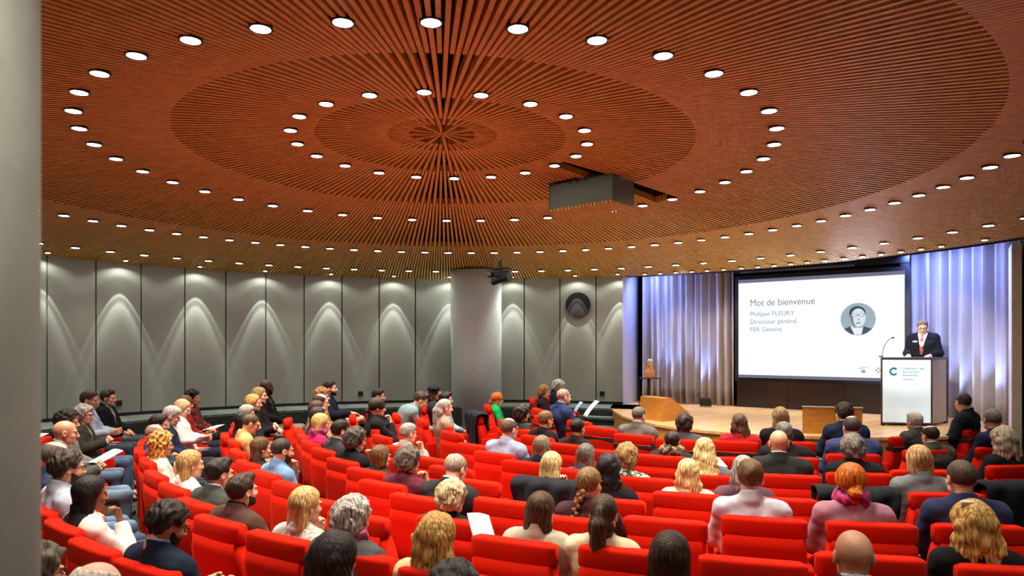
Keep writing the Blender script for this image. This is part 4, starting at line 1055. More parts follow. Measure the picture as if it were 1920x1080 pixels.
# people: (head x, head top y, seat reference or depth, short description, label, options)
def J_(c, t='jacket', *a): return (t, c, *a)
PEOPLE = [
 # ---- far left block
 (316, 935, 'J8', 'man in the navy suit and glasses', 'bearded man with dark curly hair and glasses in a navy suit jacket, left block', dict(hair='shortcurl', hc='#2a1f1b', top=J_('#1b2233'), inner='#7f90b8', skin='m', extra='glasses beard', pose='read', yaw=-12)),
 (172, 890, 'J6', 'woman in the black vest', 'woman with a smooth black bob, black vest over white sleeves, hand at mouth', dict(hair='lob', hc='#1b1413', top=J_('#d8d2cc', 'knit'), skin='b', extra='vest', pose='chin', w=.88)),
 (124, 841, 'J5', 'bearded man in the pale grey shirt', 'man with dark wavy hair, beard and glasses in a pale grey-blue shirt', dict(hair='shortcurl', hc='#31271d', top=J_('#a9afc0', 'shirt'), skin='l', extra='glasses beard', legc='#303950')),
 (103, 827, 'J4', 'balding man in the navy polo', 'man with thinning grey hair in a navy polo shirt', dict(hair='fringe', hc='#5d5650', top=J_('#2c3654', 'knit'), skin='l', legc='#4f6680')),
 (121, 789, 'J2', 'bald man with clasped hands', 'bald man in a dark grey jacket with hands clasped at his chest', dict(hair='bald', skin='m', top=J_('#40433f'), pose='clasp', legc='#5d7486')),
 (127, 766, 8.5, 'person with dark curly hair by the left wall', 'person with bushy dark curly hair half hidden behind the bald man', dict(hair='afro', hc='#1c1512', skin='m', top=J_('#6e7472', 'knit'), legc='#50657c')),
 (158, 757, 9.3, 'grey-haired man in the dark cardigan', 'man with thick grey hair and glasses in a dark cardigan, hands together', dict(hair='mop', hc='#a9a8a4', skin='l', top=J_('#33372f'), inner='#a39c84', extra='glasses', pose='clasp', legc='#48607e', yaw=-6)),
 (165, 731, 10.3, 'man in the light blue shirt by the left wall', 'man with brown hair in a light blue striped shirt beside the black blazer', dict(hair='short', hc='#4a3426', top=('shirt', '#93a6c4', 'stripe', '#aebcd2'), skin='l', pose='read', legc='#3d4650', pitch=16)),
 (202, 728, 11.1, 'man in the black blazer by the left wall', 'man with short brown hair in a black blazer, furthest of the left block', dict(hair='quiff', hc='#3b2a20', top=J_('#16171a'), inner='#9a9aa6', skin='l', legc='#4a545e')),
 (22, 764, 8.3, 'person behind the foreground pillar', 'person in a grey sweater half hidden by the foreground pillar, hands on a sheet', dict(hair='short', hc='#4a3a30', top=J_('#8d9091', 'knit'), pose='read')),
 (76, 1013, 2.95, 'man at the bottom left corner', 'man with tousled grey-brown hair and glasses at the bottom left corner', dict(hair='mop', hc='#5c5348', skin='l', extra='glasses', top=J_('#3a3a3a'), yaw=-4)),
 (184, 1052, 2.72, 'person with thin white hair', 'person with thin white hair over a pink scalp at the bottom edge', dict(hair='fringe', hc='#e2d2c4', skin='p', top=J_('#7a4a3a', 'knit'))),
 # ---- row A
 (306, 806, 'A2', 'woman with golden curls', 'woman with a big cloud of golden-brown curls', dict(hair='curly', hc='#9a6a2c', hc2='#d9a654', skin='m', top=J_('#d7cdbb', 'knit'), w=.88, pose='chinL')),
 (293, 795, 'A1', 'balding man behind the golden curls', 'bald pink-headed man just behind the woman with golden curls', dict(hair='fringe', hc='#8a6f5c', skin='p', top=J_('#39476a', 'knit'))),
 (298, 776, 8.4, 'black-haired man beyond the golden curls', 'man with short black hair partly hidden beyond the bald man', dict(hair='short', hc='#17120f', skin='m', top=J_('#2b3a40', 'knit'))),
 (321, 760, 9.3, 'grey-haired man in the navy jacket', 'man with short white-grey hair in a navy jacket looking down', dict(hair='short', hc='#a6a29c', skin='p', top=J_('#1d2740'), pose='tuck')),
 (341, 748, 10.1, 'blonde woman in the white sweater', 'woman with pale blonde hair in a white sweater reading a sheet', dict(hair='bob', hc='#c9ab7c', skin='p', top=J_('#dedcdc', 'knit'), pose='read', w=.88, legc='#242d42')),
 (347, 741, 10.8, 'brown-haired woman beside the patterned sweater', 'brown-haired woman mostly hidden behind the blonde in white', dict(hair='lowbun', hc='#6b4630', skin='l', top=J_('#8d2a22', 'knit'), w=.88)),
 (362, 729, 11.5, 'woman in the red patterned sweater', 'woman with a dark curly bob in a red and black patterned sweater', dict(hair='mop', hc='#1d1616', skin='l', top=('knit', '#8e1f1e', 'pattern', '#2c1112'), w=.88, legc='#1f2228')),
 (359, 842, 'A4', 'blonde woman in the white patterned top', 'woman with long straight light-brown blonde hair in a white top', dict(hair='long', hc='#8e6b3e', hc2='#c9a164', skin='l', top=('knit', '#d6d3cd', 'pattern', '#b7b8b4'), w=.88)),
 (412, 853, 'A5', 'man in the dark green-grey blazer', 'man with short dark hair in a dark green-grey blazer', dict(hair='quiff', hc='#211a17', skin='l', top=J_('#39403c'))),
 (456, 882, 'A6', 'bearded man in the brown blazer', 'bearded man in a brown blazer with his hand on a raised knee', dict(hair='quiff', hc='#33261e', skin='l', top=J_('#4a342d'), inner='#1c1720', extra='beard', pose='knee', legc='#4a5054')),
 (576, 910, 'A7', 'blonde woman in the tweed top', 'woman with long straight blonde hair in a pale grey tweed top', dict(hair='long', hc='#a57c41', hc2='#e0bd80', skin='l', top=('knit', '#b9bab0', 'pattern', '#8d9088', ), w=.88, pose='chinL', yaw=-8)),
 (664, 926, 'A8', 'grey-haired woman with the pink scarf', 'woman with tousled silver-grey hair, pink scarf and charcoal coat', dict(hair='mop', hc='#6e675f', hc2='#d3cec4', skin='l', top=J_('#4a4b4d', 'coat'), extra='scarf', scarf='#d06a80', w=.95)),
 (822, 955, 'A9', 'woman with wavy golden hair', 'woman with long wavy golden-brown hair in a cream top, low centre', dict(hair='big', hc='#84602f', hc2='#dba95e', skin='l', top=J_('#cfa880', 'knit'), w=.9)),
 (631, 989, 3.15, 'woman with long black-brown hair at the front', 'woman with long straight very dark hair seen from behind at the bottom edge', dict(hair='big', hc='#1c1514', hc2='#33261f', skin='l', top=J_('#1c1b1d', 'knit'), w=.9)),
 (853, 1047, 2.72, 'dark-haired person at the bottom edge', 'person with dark hair streaked grey at the bottom centre edge', dict(hair='mop', hc='#23211f', hc2='#4e4a44', skin='m', top=J_('#222222'))),
 (1257, 993, 3.1, 'woman with long dark hair between two seats', 'woman with long straight dark brown hair seen from behind, in front of two empty seats', dict(hair='long', hc='#231914', hc2='#4a3524', skin='l', top=J_('#1d1c1e', 'knit'), w=.9)),
 (1600, 994, 3.1, 'bald man in the foreground', 'bald man seen from behind at the bottom right', dict(hair='bald', skin='m', top=J_('#23252c'))),
 # ---- row B
 (498, 712, 11.85, 'man with shaved head in the black jacket', 'man with shaved head and beard in a black jacket and khaki trousers, turned round', dict(hair='bald', skin='d', top=J_('#141416'), inner='#6b5d4c', extra='beard', hc='#17110e', legc='#80786a', yaw=40, pose='lap')),
 (485, 725, 11.15, 'woman with ash-blonde hair by the man in black', 'woman with ash-blonde hair beside the man in the black jacket', dict(hair='lob', hc='#8b7450', hc2='#b49a6c', skin='l', top=J_('#1c1a1c', 'knit'), w=.88, pose='lap', legc='#1d1c20')),
 (474, 738, 10.55, 'blonde woman in black in row two', 'woman with golden blonde hair in a black top, hands at her chest', dict(hair='bob', hc='#a9803f', hc2='#dfb86c', skin='l', top=J_('#17171a', 'knit'), w=.88, pose='clasp', legc='#1d1c20')),
 (463, 758, 9.95, 'grey-haired man in the leather jacket', 'man with grey hair and black leather jacket, hand raised to his face', dict(hair='short', hc='#a39e94', skin='l', top=J_('#1c1d20'), pose='chin')),
 (456, 771, 9.35, 'black-haired person behind the tan sweater', 'person with long black hair hidden behind the man in the tan sweater', dict(hair='bob', hc='#161213', skin='m', top=J_('#1a1a1c', 'knit'))),
 (470, 776, 'B3', 'man in the tan sweater', 'man with close-cropped hair and glasses in a tan sweater', dict(hair='crop', hc='#4b3a2c', skin='o', top=J_('#c39763', 'knit'), extra='glasses', pose='tuck', legc='#25262c')),
 (492, 818, 'B5', 'brown-haired woman in black beside the blue shirt', 'woman with long brown hair in a black top beside the man in light blue', dict(hair='long', hc='#3c281c', hc2='#68492f', skin='l', top=J_('#1a1a1c', 'knit'), w=.88)),
 (530, 821, 'B6', 'man in the light blue denim shirt', 'man with cropped hair in a light blue denim shirt and jeans, hand at his chin', dict(hair='crop', hc='#322a26', skin='o', top=J_('#6485a8', 'shirt'), pose='chinL', legc='#55779a', extra='beard', yaw=-5)),
 (850, 896, 'B10', 'person with curly sandy hair', 'person with curly sandy-grey hair in a black jacket holding a leaflet', dict(hair='mop', hc='#93805c', hc2='#d8c79c', skin='l', top=J_('#1d1e22'), pose='read', pitch=14)),
 (1016, 919, 'B11', 'woman in the beige blazer', 'woman with long straight dark brown hair in a beige blazer', dict(hair='long', hc='#2c1f18', hc2='#5c422c', skin='l', top=J_('#a59d8b', 'jacket'), w=.9)),
 (1133, 923, 'B12', 'woman with the dark ponytail', 'woman with dark brown half-up ponytail in a cream shirt', dict(hair='pony', hc='#271c17', hc2='#523c2a', skin='l', top=J_('#cdbd9a', 'shirt'), w=.9)),
 (1822, 933, 'B15', 'golden-blonde woman with the hair clip', 'woman with long golden-blonde hair held by a pale clip, in a black top', dict(hair='big', hc='#a8772c', hc2='#e8bd72', skin='l', top=J_('#17181a', 'knit'), w=.95, extra='clip', pose='chin')),
 # ---- row C
 (618, 713, 11.9, 'bearded man in the navy suit by the wall', 'bearded man with dark hair in a navy suit, furthest of his row by the wall', dict(hair='short', hc='#231b18', skin='l', top=J_('#161d2e'), inner='#2c4ea0', extra='beard', pose='knee', legc='#1b2130')),
 (603, 725, 11.1, 'auburn-haired person next to the bearded man', 'person with auburn hair beside the bearded man in navy', dict(hair='mop', hc='#8c623c', skin='p', top=J_('#a07a48', 'knit'))),
 (600, 738, 10.4, 'person with dark glasses and short hair', 'short-haired person with dark glasses in a brown checked top', dict(hair='fringe', hc='#3a2a22', skin='p', top=J_('#9c8a70', 'knit'), extra='glasses')),
 (594, 750, 9.8, 'woman with long brown hair in the third row', 'woman with long brown hair, upper of the two brunettes', dict(hair='long', hc='#39291f', skin='l', top=J_('#6d6250', 'knit'), w=.88)),
 (597, 762, 9.2, 'dark-haired woman beyond the magenta scarf', 'woman with dark hair just beyond the blonde in magenta', dict(hair='long', hc='#241b17', skin='l', top=J_('#2c2a2a', 'knit'), w=.88)),
 (602, 774, 8.6, 'blonde woman in magenta', 'woman with blonde hair in a magenta top, hand at her chin', dict(hair='lob', hc='#a98247', hc2='#e2c07c', skin='l', top=J_('#b01f58', 'knit'), w=.88, pose='chin', extra='scarf', scarf='#d8347f')),
 (639, 786, 'C5', 'dark-bearded man in the charcoal blazer', 'man with dark hair and full beard in a charcoal blazer', dict(hair='short', hc='#201813', skin='l', top=J_('#303436'), extra='beard')),
 (668, 799, 'C6', 'man with wavy dark hair in the black suit', 'man with wavy greying dark hair in a black suit, hand near his chin', dict(hair='mop', hc='#2c2623', hc2='#5a544e', skin='m', top=J_('#17181e'), pose='chin')),
 (717, 833, 'C7', 'woman with the brown bob', 'woman with a straight brown bob in a dark green jacket', dict(hair='bob', hc='#4d3622', hc2='#7d5e39', skin='l', top=J_('#26312c', 'knit'), w=.88)),
 (768, 834, 'C8', 'man in the maroon sweater', 'man with tousled grey-brown hair in a maroon sweater, hand at his chin', dict(hair='mop', hc='#4a4038', hc2='#6d6258', skin='l', top=J_('#552332', 'knit'), pose='chin', legc='#c9c2b4')),
 (855, 850, 'C9', 'balding man with glasses in the black jacket', 'balding man with glasses in a black jacket, looking down', dict(hair='fringe', hc='#8f8374', skin='l', top=J_('#26292a'), extra='glasses', pose='tuck')),
 (1105, 873, 'C11', 'woman with the braid', 'woman with a light brown braid in a maroon-brown top', dict(hair='braid', hc='#553e28', hc2='#8f7044', skin='l', top=J_('#3d2529', 'knit'), w=.88, yaw=-10)),
 (1407, 860, 'C13', 'man in the pale striped shirt', 'man with short brown hair in a pale grey striped shirt seen from behind', dict(hair='short', hc='#5b4228', skin='p', top=J_('#b4b4c0', 'shirt'))),
 (1595, 868, 'C14', 'red-haired woman', 'woman with orange-red hair in a low bun, magenta scarf and mauve sweater', dict(hair='lowbun', hc='#a8480c', hc2='#d9771c', skin='p', top=J_('#9a7080', 'knit'), extra='scarf', scarf='#b52a6a', w=.98)),
 (1803, 862, 'C15', 'man in the navy sweater', 'man with cropped thinning brown hair in a navy sweater seen from behind', dict(hair='crop', hc='#4c4034', skin='l', top=J_('#2c3350', 'knit'), w=1.04)),
 # ---- row D
 (710, 728, 11.6, 'dark-haired man by the wall', 'man with black hair in a navy jacket, beyond the woman in black', dict(hair='short', hc='#1a1512', skin='m', top=J_('#1f2436', 'knit'))),
 (706, 745, 'D2', 'woman in black with hair tied back', 'woman with dark hair tied back in a black top, hand at her mouth', dict(hair='lowbun', hc='#2a1f1b', skin='l', top=J_('#1d1a1e', 'knit'), w=.88, pose='chin', legc='#cbc3b2')),
 (767, 792, 'D4', 'grey-haired man resting his chin', 'man with grey hair in a light grey sweater resting his chin on his hand', dict(hair='short', hc='#7f7a74', hc2='#aaa59d', skin='l', top=J_('#9b9490', 'knit'), pose='chin')),
 (780, 731, 11.2, 'man leaning forward in teal', 'man with short brown hair in a teal-grey sweater leaning forward on his elbows', dict(hair='quiff', hc='#3d2e24', skin='l', top=J_('#6d8488', 'knit'), pose='lean', legc='#566870')),
 (1036, 845, 'D8', 'blonde woman with the dark coat', 'woman with long straight blonde hair in a black top, hand raised', dict(hair='long', hc='#a1834f', hc2='#e0c98f', skin='l', top=J_('#1b1c20', 'knit'), w=.88, pose='chin')),
 (1142, 848, 'D9', 'woman with long black braids', 'woman with long black braided curls in a black jacket', dict(hair='wavy', hc='#0f0d0e', hc2='#262226', skin='d', top=J_('#19171b', 'knit'), w=.88)),
 (1291, 858, 'D10', 'woman with bright blonde hair', 'woman with long bright blonde hair in a cream-green jacket', dict(hair='wavy', hc='#b08a4e', hc2='#ecd49a', skin='l', top=J_('#b7b8a4', 'knit'), w=.88)),
 (1394, 852, 'D11', 'woman with long grey hair', 'woman with long wavy grey hair in a mauve-brown top, half hidden', dict(hair='wavy', hc='#5f605c', hc2='#a9aaa4', skin='l', top=J_('#5a3f49', 'knit'), w=.9)),
 (1722, 833, 'D13', 'woman with the blonde bob', 'woman with a straight blonde bob in a grey sweater', dict(hair='bob', hc='#8f6c3c', hc2='#d5b079', skin='l', top=J_('#6f7678', 'knit'), w=.92)),
 # ---- row E
 (817, 724, 11.9, 'woman in the beret', 'woman with long dark curly hair and a navy beret', dict(hair='wavy', hc='#241c18', skin='m', top=J_('#2a2a30', 'knit'), extra='beret', w=.88)),
 (836, 732, 11.2, 'dark-haired man in pale blue beside the beret', 'man with dark hair in a pale blue shirt beside the woman in the beret', dict(hair='quiff', hc='#1d1815', skin='l', top=J_('#8fa2b5', 'shirt'))),
 (834, 747, 'E2', 'grey-haired woman in the taupe cardigan', 'woman with grey hair pulled back in a taupe cardigan', dict(hair='pony', hc='#8d8680', hc2='#b9b2ac', skin='p', top=J_('#94816f', 'knit'), w=.9, legc='#4a4440')),
 (954, 783, 'E5', 'man in the light blue sweater', 'balding man with glasses in a light blue zip sweater', dict(hair='fringe', hc='#5a4a3a', skin='p', top=J_('#8f9cb8', 'knit'), extra='glasses', w=1.03)),
 (1018, 815, 'E6', 'woman with the ash-brown bob', 'woman with an ash-brown bob in a navy top', dict(hair='lob', hc='#5d5140', hc2='#92836a', skin='l', top=J_('#1c2438', 'knit'), w=.88)),
 (1100, 830, 'E7', 'woman with straight grey-brown hair', 'woman with straight grey-brown hair in a blue-grey top', dict(hair='lob', hc='#453d38', hc2='#7b736a', skin='l', top=J_('#3b4660', 'knit'), w=.86)),
 (1176, 829, 'E8', 'woman in the floral top', 'woman with light brown pinned-up hair in a green and white floral top', dict(hair='mop', hc='#6d5030', hc2='#a98752', skin='l', top=('knit', '#b9c2ae', 'pattern', '#35473c'), w=.92)),
 (1322, 820, 'E9', 'blonde woman holding a sheet', 'woman with wavy blonde hair in a grey top holding a white sheet', dict(hair='wavy', hc='#a4854c', hc2='#ddc48a', skin='l', top=J_('#5e646c', 'knit'), w=.88, pose='read')),
 (1460, 807, 'E10', 'bald man in the black jacket', 'bald man in a black jacket seen from behind', dict(hair='bald', skin='o', top=J_('#25282a'), w=1.04)),
 (1597, 812, 'E11', 'grey-haired man in the black suit', 'man with thick grey hair in a black suit seen from behind', dict(hair='mop', hc='#5e5850', hc2='#8b857b', skin='l', top=J_('#181b22'))),
 (1880, 797, 'E13', 'woman with long silver-blonde hair', 'woman with long wavy silver-blonde hair in a dark top at the right edge', dict(hair='big', hc='#8e8a70', hc2='#d0caae', skin='l', top=J_('#1b1d26', 'knit'), w=.92)),
 # ---- row F
 (934, 738, 12.0, 'woman in the green jumper', 'woman with red hair and glasses in a bright green jumper', dict(hair='lowbun', hc='#b0581c', skin='l', top=J_('#0a9a4c', 'knit'), extra='glasses', w=.9)),
 (979, 758, 'F2', 'woman with short dark curls', 'woman with short dark curly hair in a dark olive top', dict(hair='mop', hc='#221813', skin='m', top=J_('#2a2d26', 'knit'), w=.88)),
 (1023, 769, 'F3', 'person with short light-brown hair', 'person with short light-brown hair in a black top', dict(hair='short', hc='#6d5034', skin='l', top=J_('#1a1a1d', 'knit'), w=.9)),
 (1084, 783, 'F4', 'woman with the dark bun', 'woman with dark hair in a bun and a dark brown jacket', dict(hair='bun', hc='#1e1917', skin='m', top=J_('#29221f', 'knit'), w=.9)),
 (1261, 806, 'F6', 'woman with the fur collar', 'woman with dark hair up and a fur-trimmed collar', dict(hair='bun', hc='#28211d', skin='m', top=J_('#2b2622', 'coat'), extra='fur', scarf='#8d7350', w=.9, pose='chin')),
 (1470, 790, 'F8', 'grey-haired man behind the bald head', 'man with dark grey hair in a black jacket just beyond the bald man', dict(hair='short', hc='#55534f', hc2='#807d78', skin='l', top=J_('#1c1d1f'))),
 (1597, 779, 'F9', 'man in the blue suit', 'balding man in a blue suit jacket seen from behind', dict(hair='fringe', hc='#453f3a', skin='l', top=J_('#34416a'), w=1.08)),
 (1743, 797, 'F10', 'balding man in the olive jacket', 'man with thinning dark hair in an olive-grey jacket', dict(hair='fringe', hc='#2d241e', skin='l', top=J_('#4c4e46'), w=1.05)),
 (1862, 766, 'F11', 'grey-haired man in the navy sweater', 'man with cropped grey hair in a navy sweater at the right', dict(hair='crop', hc='#6d6862', skin='l', top=J_('#1c2440', 'knit'), w=1.03, yaw=-30)),
 # ---- row G (front)
 (1022, 721, 'G0', 'woman with light-brown curls in the front row', 'woman with chin-length light-brown curls in a black jacket', dict(hair='mop', hc='#7d5c30', hc2='#b08a50', skin='l', top=J_('#1c1c20', 'knit'), w=.9, pose='read', pitch=12)),
 (1048, 711, 13.3, 'white-haired man by the wall', 'man with white hair in a navy suit, highest head near the stage steps', dict(hair='mop', hc='#b9b8b6', hc2='#dedddc', skin='p', top=J_('#1c2338'), pose='tuck')),
 (1056, 729, 'G2', 'bald bearded man reading', 'bald bearded man in a blue suit reading from a white sheet', dict(hair='crop', hc='#a08a78', skin='p', top=J_('#27355a'), extra='beard', pose='read', pitch=18, legc='#161d3c')),
 (1198, 762, 'G5', 'man in the grey suit', 'man with cropped grey hair in a grey suit jacket beside the stage', dict(hair='crop', hc='#5d5852', skin='l', top=J_('#5f5c5b'), yaw=-8)),
 (1284, 774, 'G6', 'dark-haired person in the grey jacket', 'person with short dark brown hair in a dark grey jacket before the stage', dict(hair='mop', hc='#2a2020', skin='l', top=J_('#4b4c50'))),
 (1387, 774, 'G7', 'woman in the red jacket', 'woman with wavy brown hair in a red jacket before the stage', dict(hair='wavy', hc='#3d2b20', hc2='#6b5038', skin='l', top=J_('#a3222c', 'knit'), w=.92)),
 (1463, 762, 'G8', 'woman with long straight ash-brown hair', 'woman with very long straight ash-brown hair in a black top before the stage', dict(hair='long', hc='#6a5434', hc2='#a08a5e', skin='l', top=J_('#19191c', 'knit'), w=.92)),
 (1583, 753, 'G9', 'dark-haired man in the navy suit before the stage', 'man with tousled dark hair in a navy suit in front of the wooden block', dict(hair='shortcurl', hc='#33281f', skin='l', top=J_('#1f2943'))),
 (1714, 771, 'G10', 'white-haired man in the grey jacket', 'man with short white hair in a dark grey jacket below the lectern', dict(hair='short', hc='#c9c4bb', hc2='#e4dfd6', skin='p', top=J_('#4a4a49'), w=1.03)),
 (1809, 734, 'G11', 'man in the dark suit right of the lectern', 'man with short dark hair in a dark suit and white collar, right of the lectern', dict(hair='crop', hc='#3a312b', skin='m', top=J_('#1f2126'), w=1.08, yaw=-42)),
]

DBG = []
def build_audience():
    seat_meshes()
    S = []                       # [position, name, strap]
    for row, pts in SEATS.items():
        for i, (x, y) in enumerate(pts): S.append([seat_ground(x, y), row+str(i), row == 'G', (x, y)])
    byname = {s[1]: s for s in S}
    ppl = []
    for i, (hx, hy, ref, short, label, op) in enumerate(PEOPLE):
        if isinstance(ref, str): s = byname[ref]
        else:
            h = Vector(((hx-960)/F*ref, ref)); s = [h-fwd(h)*.18, 'P%d' % i, False, None]
            near = [t for t in S if (t[0]-s[0]).length < .34 and not any(q[0] is t for q in ppl)]
            if near: s = min(near, key=lambda t: (t[0]-s[0]).length); s[0] = (s[0]+(h-fwd(h)*.18))/2
            else: S.append(s)
        ppl.append((s, i))
    for _ in range(60):          # keep neighbours a seat's width apart
        for a in range(len(S)):
            for b in range(a):
                d = S[a][0]-S[b][0]; L = d.length
                if L < .665:
                    d = d/(L+1e-6)*(.665-L)/2; S[a][0] = S[a][0]+d; S[b][0] = S[b][0]-d
    occ = {id(s): i for s, i in ppl}
    used = set()
    heads = [(p[0], p[1], p[3]) for p in PEOPLE]
    for s in S:
        p = s[0]; f = fwd(p); rz = math.atan2(-f.x, f.y); z = floor_z(p.x, p.y)
        if id(s) in occ: lb = 'red upholstered auditorium seat under the '+PEOPLE[occ[id(s)]][3]
        else:
            X = 960+F*p.x/p.y; Y = HY+F*(CZ-.95-z)/p.y
            for hx, hy, sh in sorted(heads, key=lambda h: abs(h[0]-X)+1.2*abs(h[1]+40-Y)):
                dx, dy = hx-X, hy+45-Y
                rel = ('to the right of' if dx < 0 else 'to the left of') if abs(dx) > abs(dy)*.8 else ('behind' if dy < 0 else 'in front of')
                lb = 'empty red upholstered seat %s the %s' % (rel, sh)
                if lb not in used: break
        used.add(lb)
        if len(lb.split()) > 16: lb = ' '.join(lb.replace('upholstered ', '').split()[:16])
        seat((p.x, p.y, z), rz, lb, s[2])
    for s, i in ppl:
        hx, hy, ref, short, label, op = PEOPLE[i]; op = dict(op)
        p = s[0]; f = fwd(p); rz = math.atan2(-f.x, f.y); z = floor_z(p.x, p.y)
        J = POSES[op.get('pose', 'lap')]; hd = Vector((J['head'][0], J['head'][1]))
        c, sn = math.cos(rz), math.sin(rz)
        H = p+Vector((c*hd.x-sn*hd.y, sn*hd.x+c*hd.y))
        k = (hx-960)/F; want = k*H.y
        shift = (want-H.x)/(1+k*k); lim = .27
        shift = max(-lim, min(lim, shift))
        q = p+Vector((shift, -shift*k*.999)); H += Vector((shift, -shift*k))
        top = CZ+(HY-hy)/F*H.y-z
        vol = {'bald': .0, 'crop': .005, 'fringe': .005, 'short': .018, 'quiff': .03, 'shortcurl': .022, 'mop': .034, 'afro': .045, 'curly': .045, 'big': .035}.get(op.get('hair', 'short'), .015)
        sc = top/(J['head'][2]+.117+vol); sc0 = sc; sc = max(.9, min(1.12, sc))
        DBG.append(('P', i, short[:28], 'd=%.2f' % H.y, 'sc=%.2f' % sc0, 'shift=%.2f' % ((want-(H.x-shift))/(1+k*k))))
        person((q.x, q.y, z), rz, sc, label, **op)

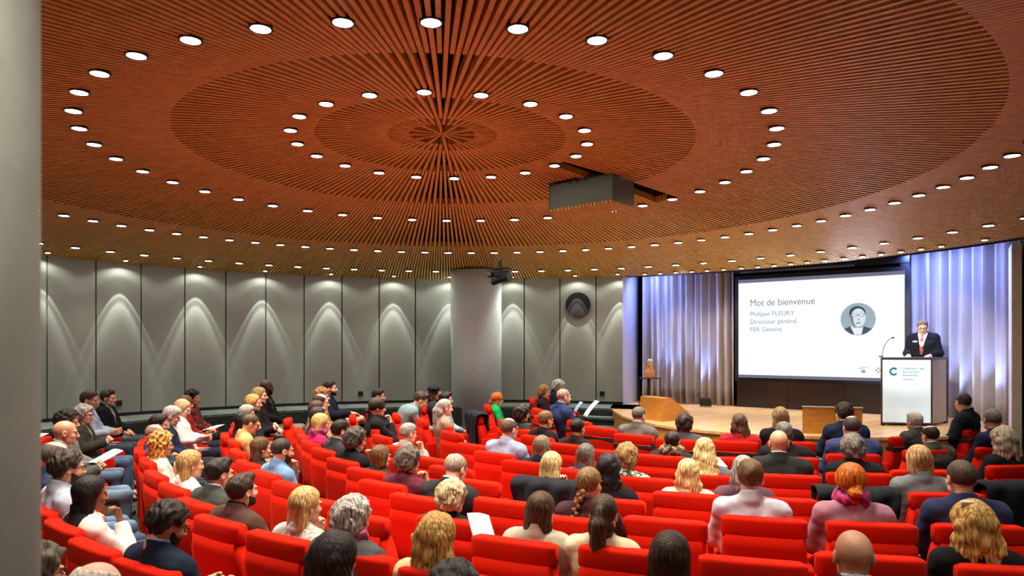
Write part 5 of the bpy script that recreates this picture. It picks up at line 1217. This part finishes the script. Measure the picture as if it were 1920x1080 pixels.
def build_things():
    # speaker on stage
    person((7.02, 12.05, ZS), math.atan2(.68, -.73)+0, .985, 'man in a dark suit and pink tie with glasses speaking at the lectern', pose='speak', hair='short', hc='#7a6656', skin='p',
           top=('jacket', '#1c1e24'), inner='#dfe3ea', extra='glasses tie badge', yaw=0, legc='#1c1e24', w=.9)
    def paper(x, y, z, rot, col, label, w=.21, h=.297, cat='sheet of paper', name='paper_sheet'):
        bm = bmesh.new(); n = 6; vs = [[bm.verts.new((w*(i/n-.5), h*(j/n-.5), .012*math.sin(PI*i/n))) for j in range(n+1)] for i in range(n+1)]
        for i in range(n):
            for j in range(n): bm.faces.new((vs[i][j], vs[i+1][j], vs[i+1][j+1], vs[i][j+1]))
        o = obj(name, bm, M('plain', col, rough=.7), smooth=True); o.location = (x, y, z); o.rotation_euler = rot
        m = o.modifiers.new('t', 'SOLIDIFY'); m.thickness = .0015
        tag(o, label, cat)
    def at(px, py, d): return ((px-960)/F*d, d, CZ+(HY-py)/F*d)
    paper(*at(1108, 766, 11.9), (R(0), R(-50), R(10)), '#eceef2', 'white sheet held up by the bald bearded man', .34, .24)
    paper(*at(1084, 763, 12.5), (R(0), R(-55), R(10)), '#a9bde0', 'pale blue sheet beyond the white one', .22, .2)
    paper(*at(1330, 867, 6.75), (R(15), 0, R(5)), '#e6e6ea', 'white sheet in the hands of the wavy blonde woman', .28, .22)
    paper(*at(902, 985, 4.45), (R(28), R(10), R(20)), '#c9ccd8', 'folded leaflet held by the person with curly sandy hair', .15, .21)
    paper(*at(396, 803, 10.0), (R(10), R(-12), R(-20)), '#d9d6da', 'printed sheet on the lap of the blonde woman in white', .3, .22)
    paper(*at(198, 856, 7.4), (R(22), R(0), R(-30)), '#dfe2ea', 'white sheet on the jeans of a man in the left block', .2, .28)
    paper(*at(62, 818, 8.0), (R(5), R(-5), R(10)), '#c9ccd0', 'sheet sticking out beside the foreground pillar', .25, .2)
    # coats draped over seat backs
    def coat(p, rz, z, col, label, w=.62, drop=.42, puffer=False, both=True):
        n, m = 26, 22
        bm = bmesh.new(); rnd = random.Random(int(p[0]*100)); rows = []
        for i in range(n+1):
            u = -1+2*i/n; row = []
            dd = drop*(.92-.22*u*u+.12*math.sin(3.1*u+p[0]))+.03*math.sin(9*u+p[0])
            for j in range(m+1):
                t = j/m   # runs from front of the seat back, over the top, down the back
                if t < .25: y = .11-.02*math.sin(t*12); zz = .955-(.25-t)*.9
                elif t < .45: a = PI*(t-.25)/.2; y = .012+.095*math.cos(a); zz = .958+.035*math.sin(a)
                else: y = -.085-.015*math.sin(u*9+t*8); zz = .955-(t-.45)/.55*dd
                k = .007*math.sin(8*u+5*t)+.005*math.sin(21*u-9*t)+.003*math.sin(43*u+14*t)
                if puffer: k += .02*abs(math.sin(t*26))
                k *= .8; yy = y+(-k if t > .35 else k); row.append(bm.verts.new((u*w/2*(1-.1*max(0, t-.45)), yy, zz+k*.6)))
            rows.append(row)
        for A, B in zip(rows[:-1], rows[1:]):
            for j in range(m): bm.faces.new((A[j], B[j], B[j+1], A[j+1]))
        o = obj('draped_coat', bm, M('cloth', col), smooth=True); o.location = (p[0], p[1], z); o.rotation_euler = (0, 0, rz)
        md = o.modifiers.new('t', 'SOLIDIFY'); md.thickness = .015; md.offset = 1
        tag(o, label, 'coat')
    for (xp, yp), col, lb, w, dr, pf in (((1012, 914), '#1f2126', 'black coat draped over the seat of the blonde woman with her hand raised', .58, .34, False), ((1600, 926), '#1d2224', 'dark jacket draped over the seat in front of the red-haired woman', .6, .3, False),
                                   ((911, 769), '#1c222c', 'dark navy coat hanging on the seat of the woman in green', .62, .6, False), ((1902, 918), '#15171c', 'black quilted puffer coat over a seat at the right edge', .64, .5, True)):
        p = seat_ground(xp, yp); f = fwd(p)
        best = min((o for o in COL.objects if o.name.startswith('auditorium_seat')), key=lambda o: (Vector(o.location[:2])-p).length)
        coat(best.location, best.rotation_euler[2], best.location[2], col, lb, w, dr, pf)

def build_lights_camera():
    w = bpy.data.worlds.new('World'); SC.world = w; w.use_nodes = True
    bg = w.node_tree.nodes['Background']; bg.inputs[0].default_value = (.5, .47, .43, 1); bg.inputs[1].default_value = .19
    # unseen front spot without a fixture, brightens the speaker and lectern
    L = bpy.data.lights.new('stage_front_fill', 'SPOT'); L.energy = 850; L.spot_size = R(30); L.spot_blend = .5; L.shadow_soft_size = .08; L.color = (1, .93, .86)
    for (x, y, z, t) in ((3.6, 8.4, 3.85, (6.7, 11.8, 2.1)),):
        o = bpy.data.objects.new('stage_front_fill', L); COL.objects.link(o); o.location = (x, y, z)
        o.rotation_euler = (Vector(t)-Vector((x, y, z))).to_track_quat('-Z', 'Y').to_euler()
    cam = bpy.data.cameras.new('Camera'); c = bpy.data.objects.new('Camera', cam); COL.objects.link(c)
    c.location = (0, 0, CZ); c.rotation_euler = (R(90), 0, 0)
    cam.sensor_width = 36; cam.lens = 36*F/1920; cam.shift_y = (HY-540)/1920
    cam.dof.use_dof = True; cam.dof.focus_distance = 6.5; cam.dof.aperture_fstop = 2.8
    cam.clip_start = .05
    SC.camera = c
    vs = SC.view_settings; vs.view_transform = 'Standard'; vs.look = 'None'; vs.gamma = 1; vs.exposure = 0.0; vs.use_curve_mapping = False

build_room(); build_ceiling(); build_lamps(); build_stage(); build_fixtures(); build_audience(); build_things(); build_lights_camera()
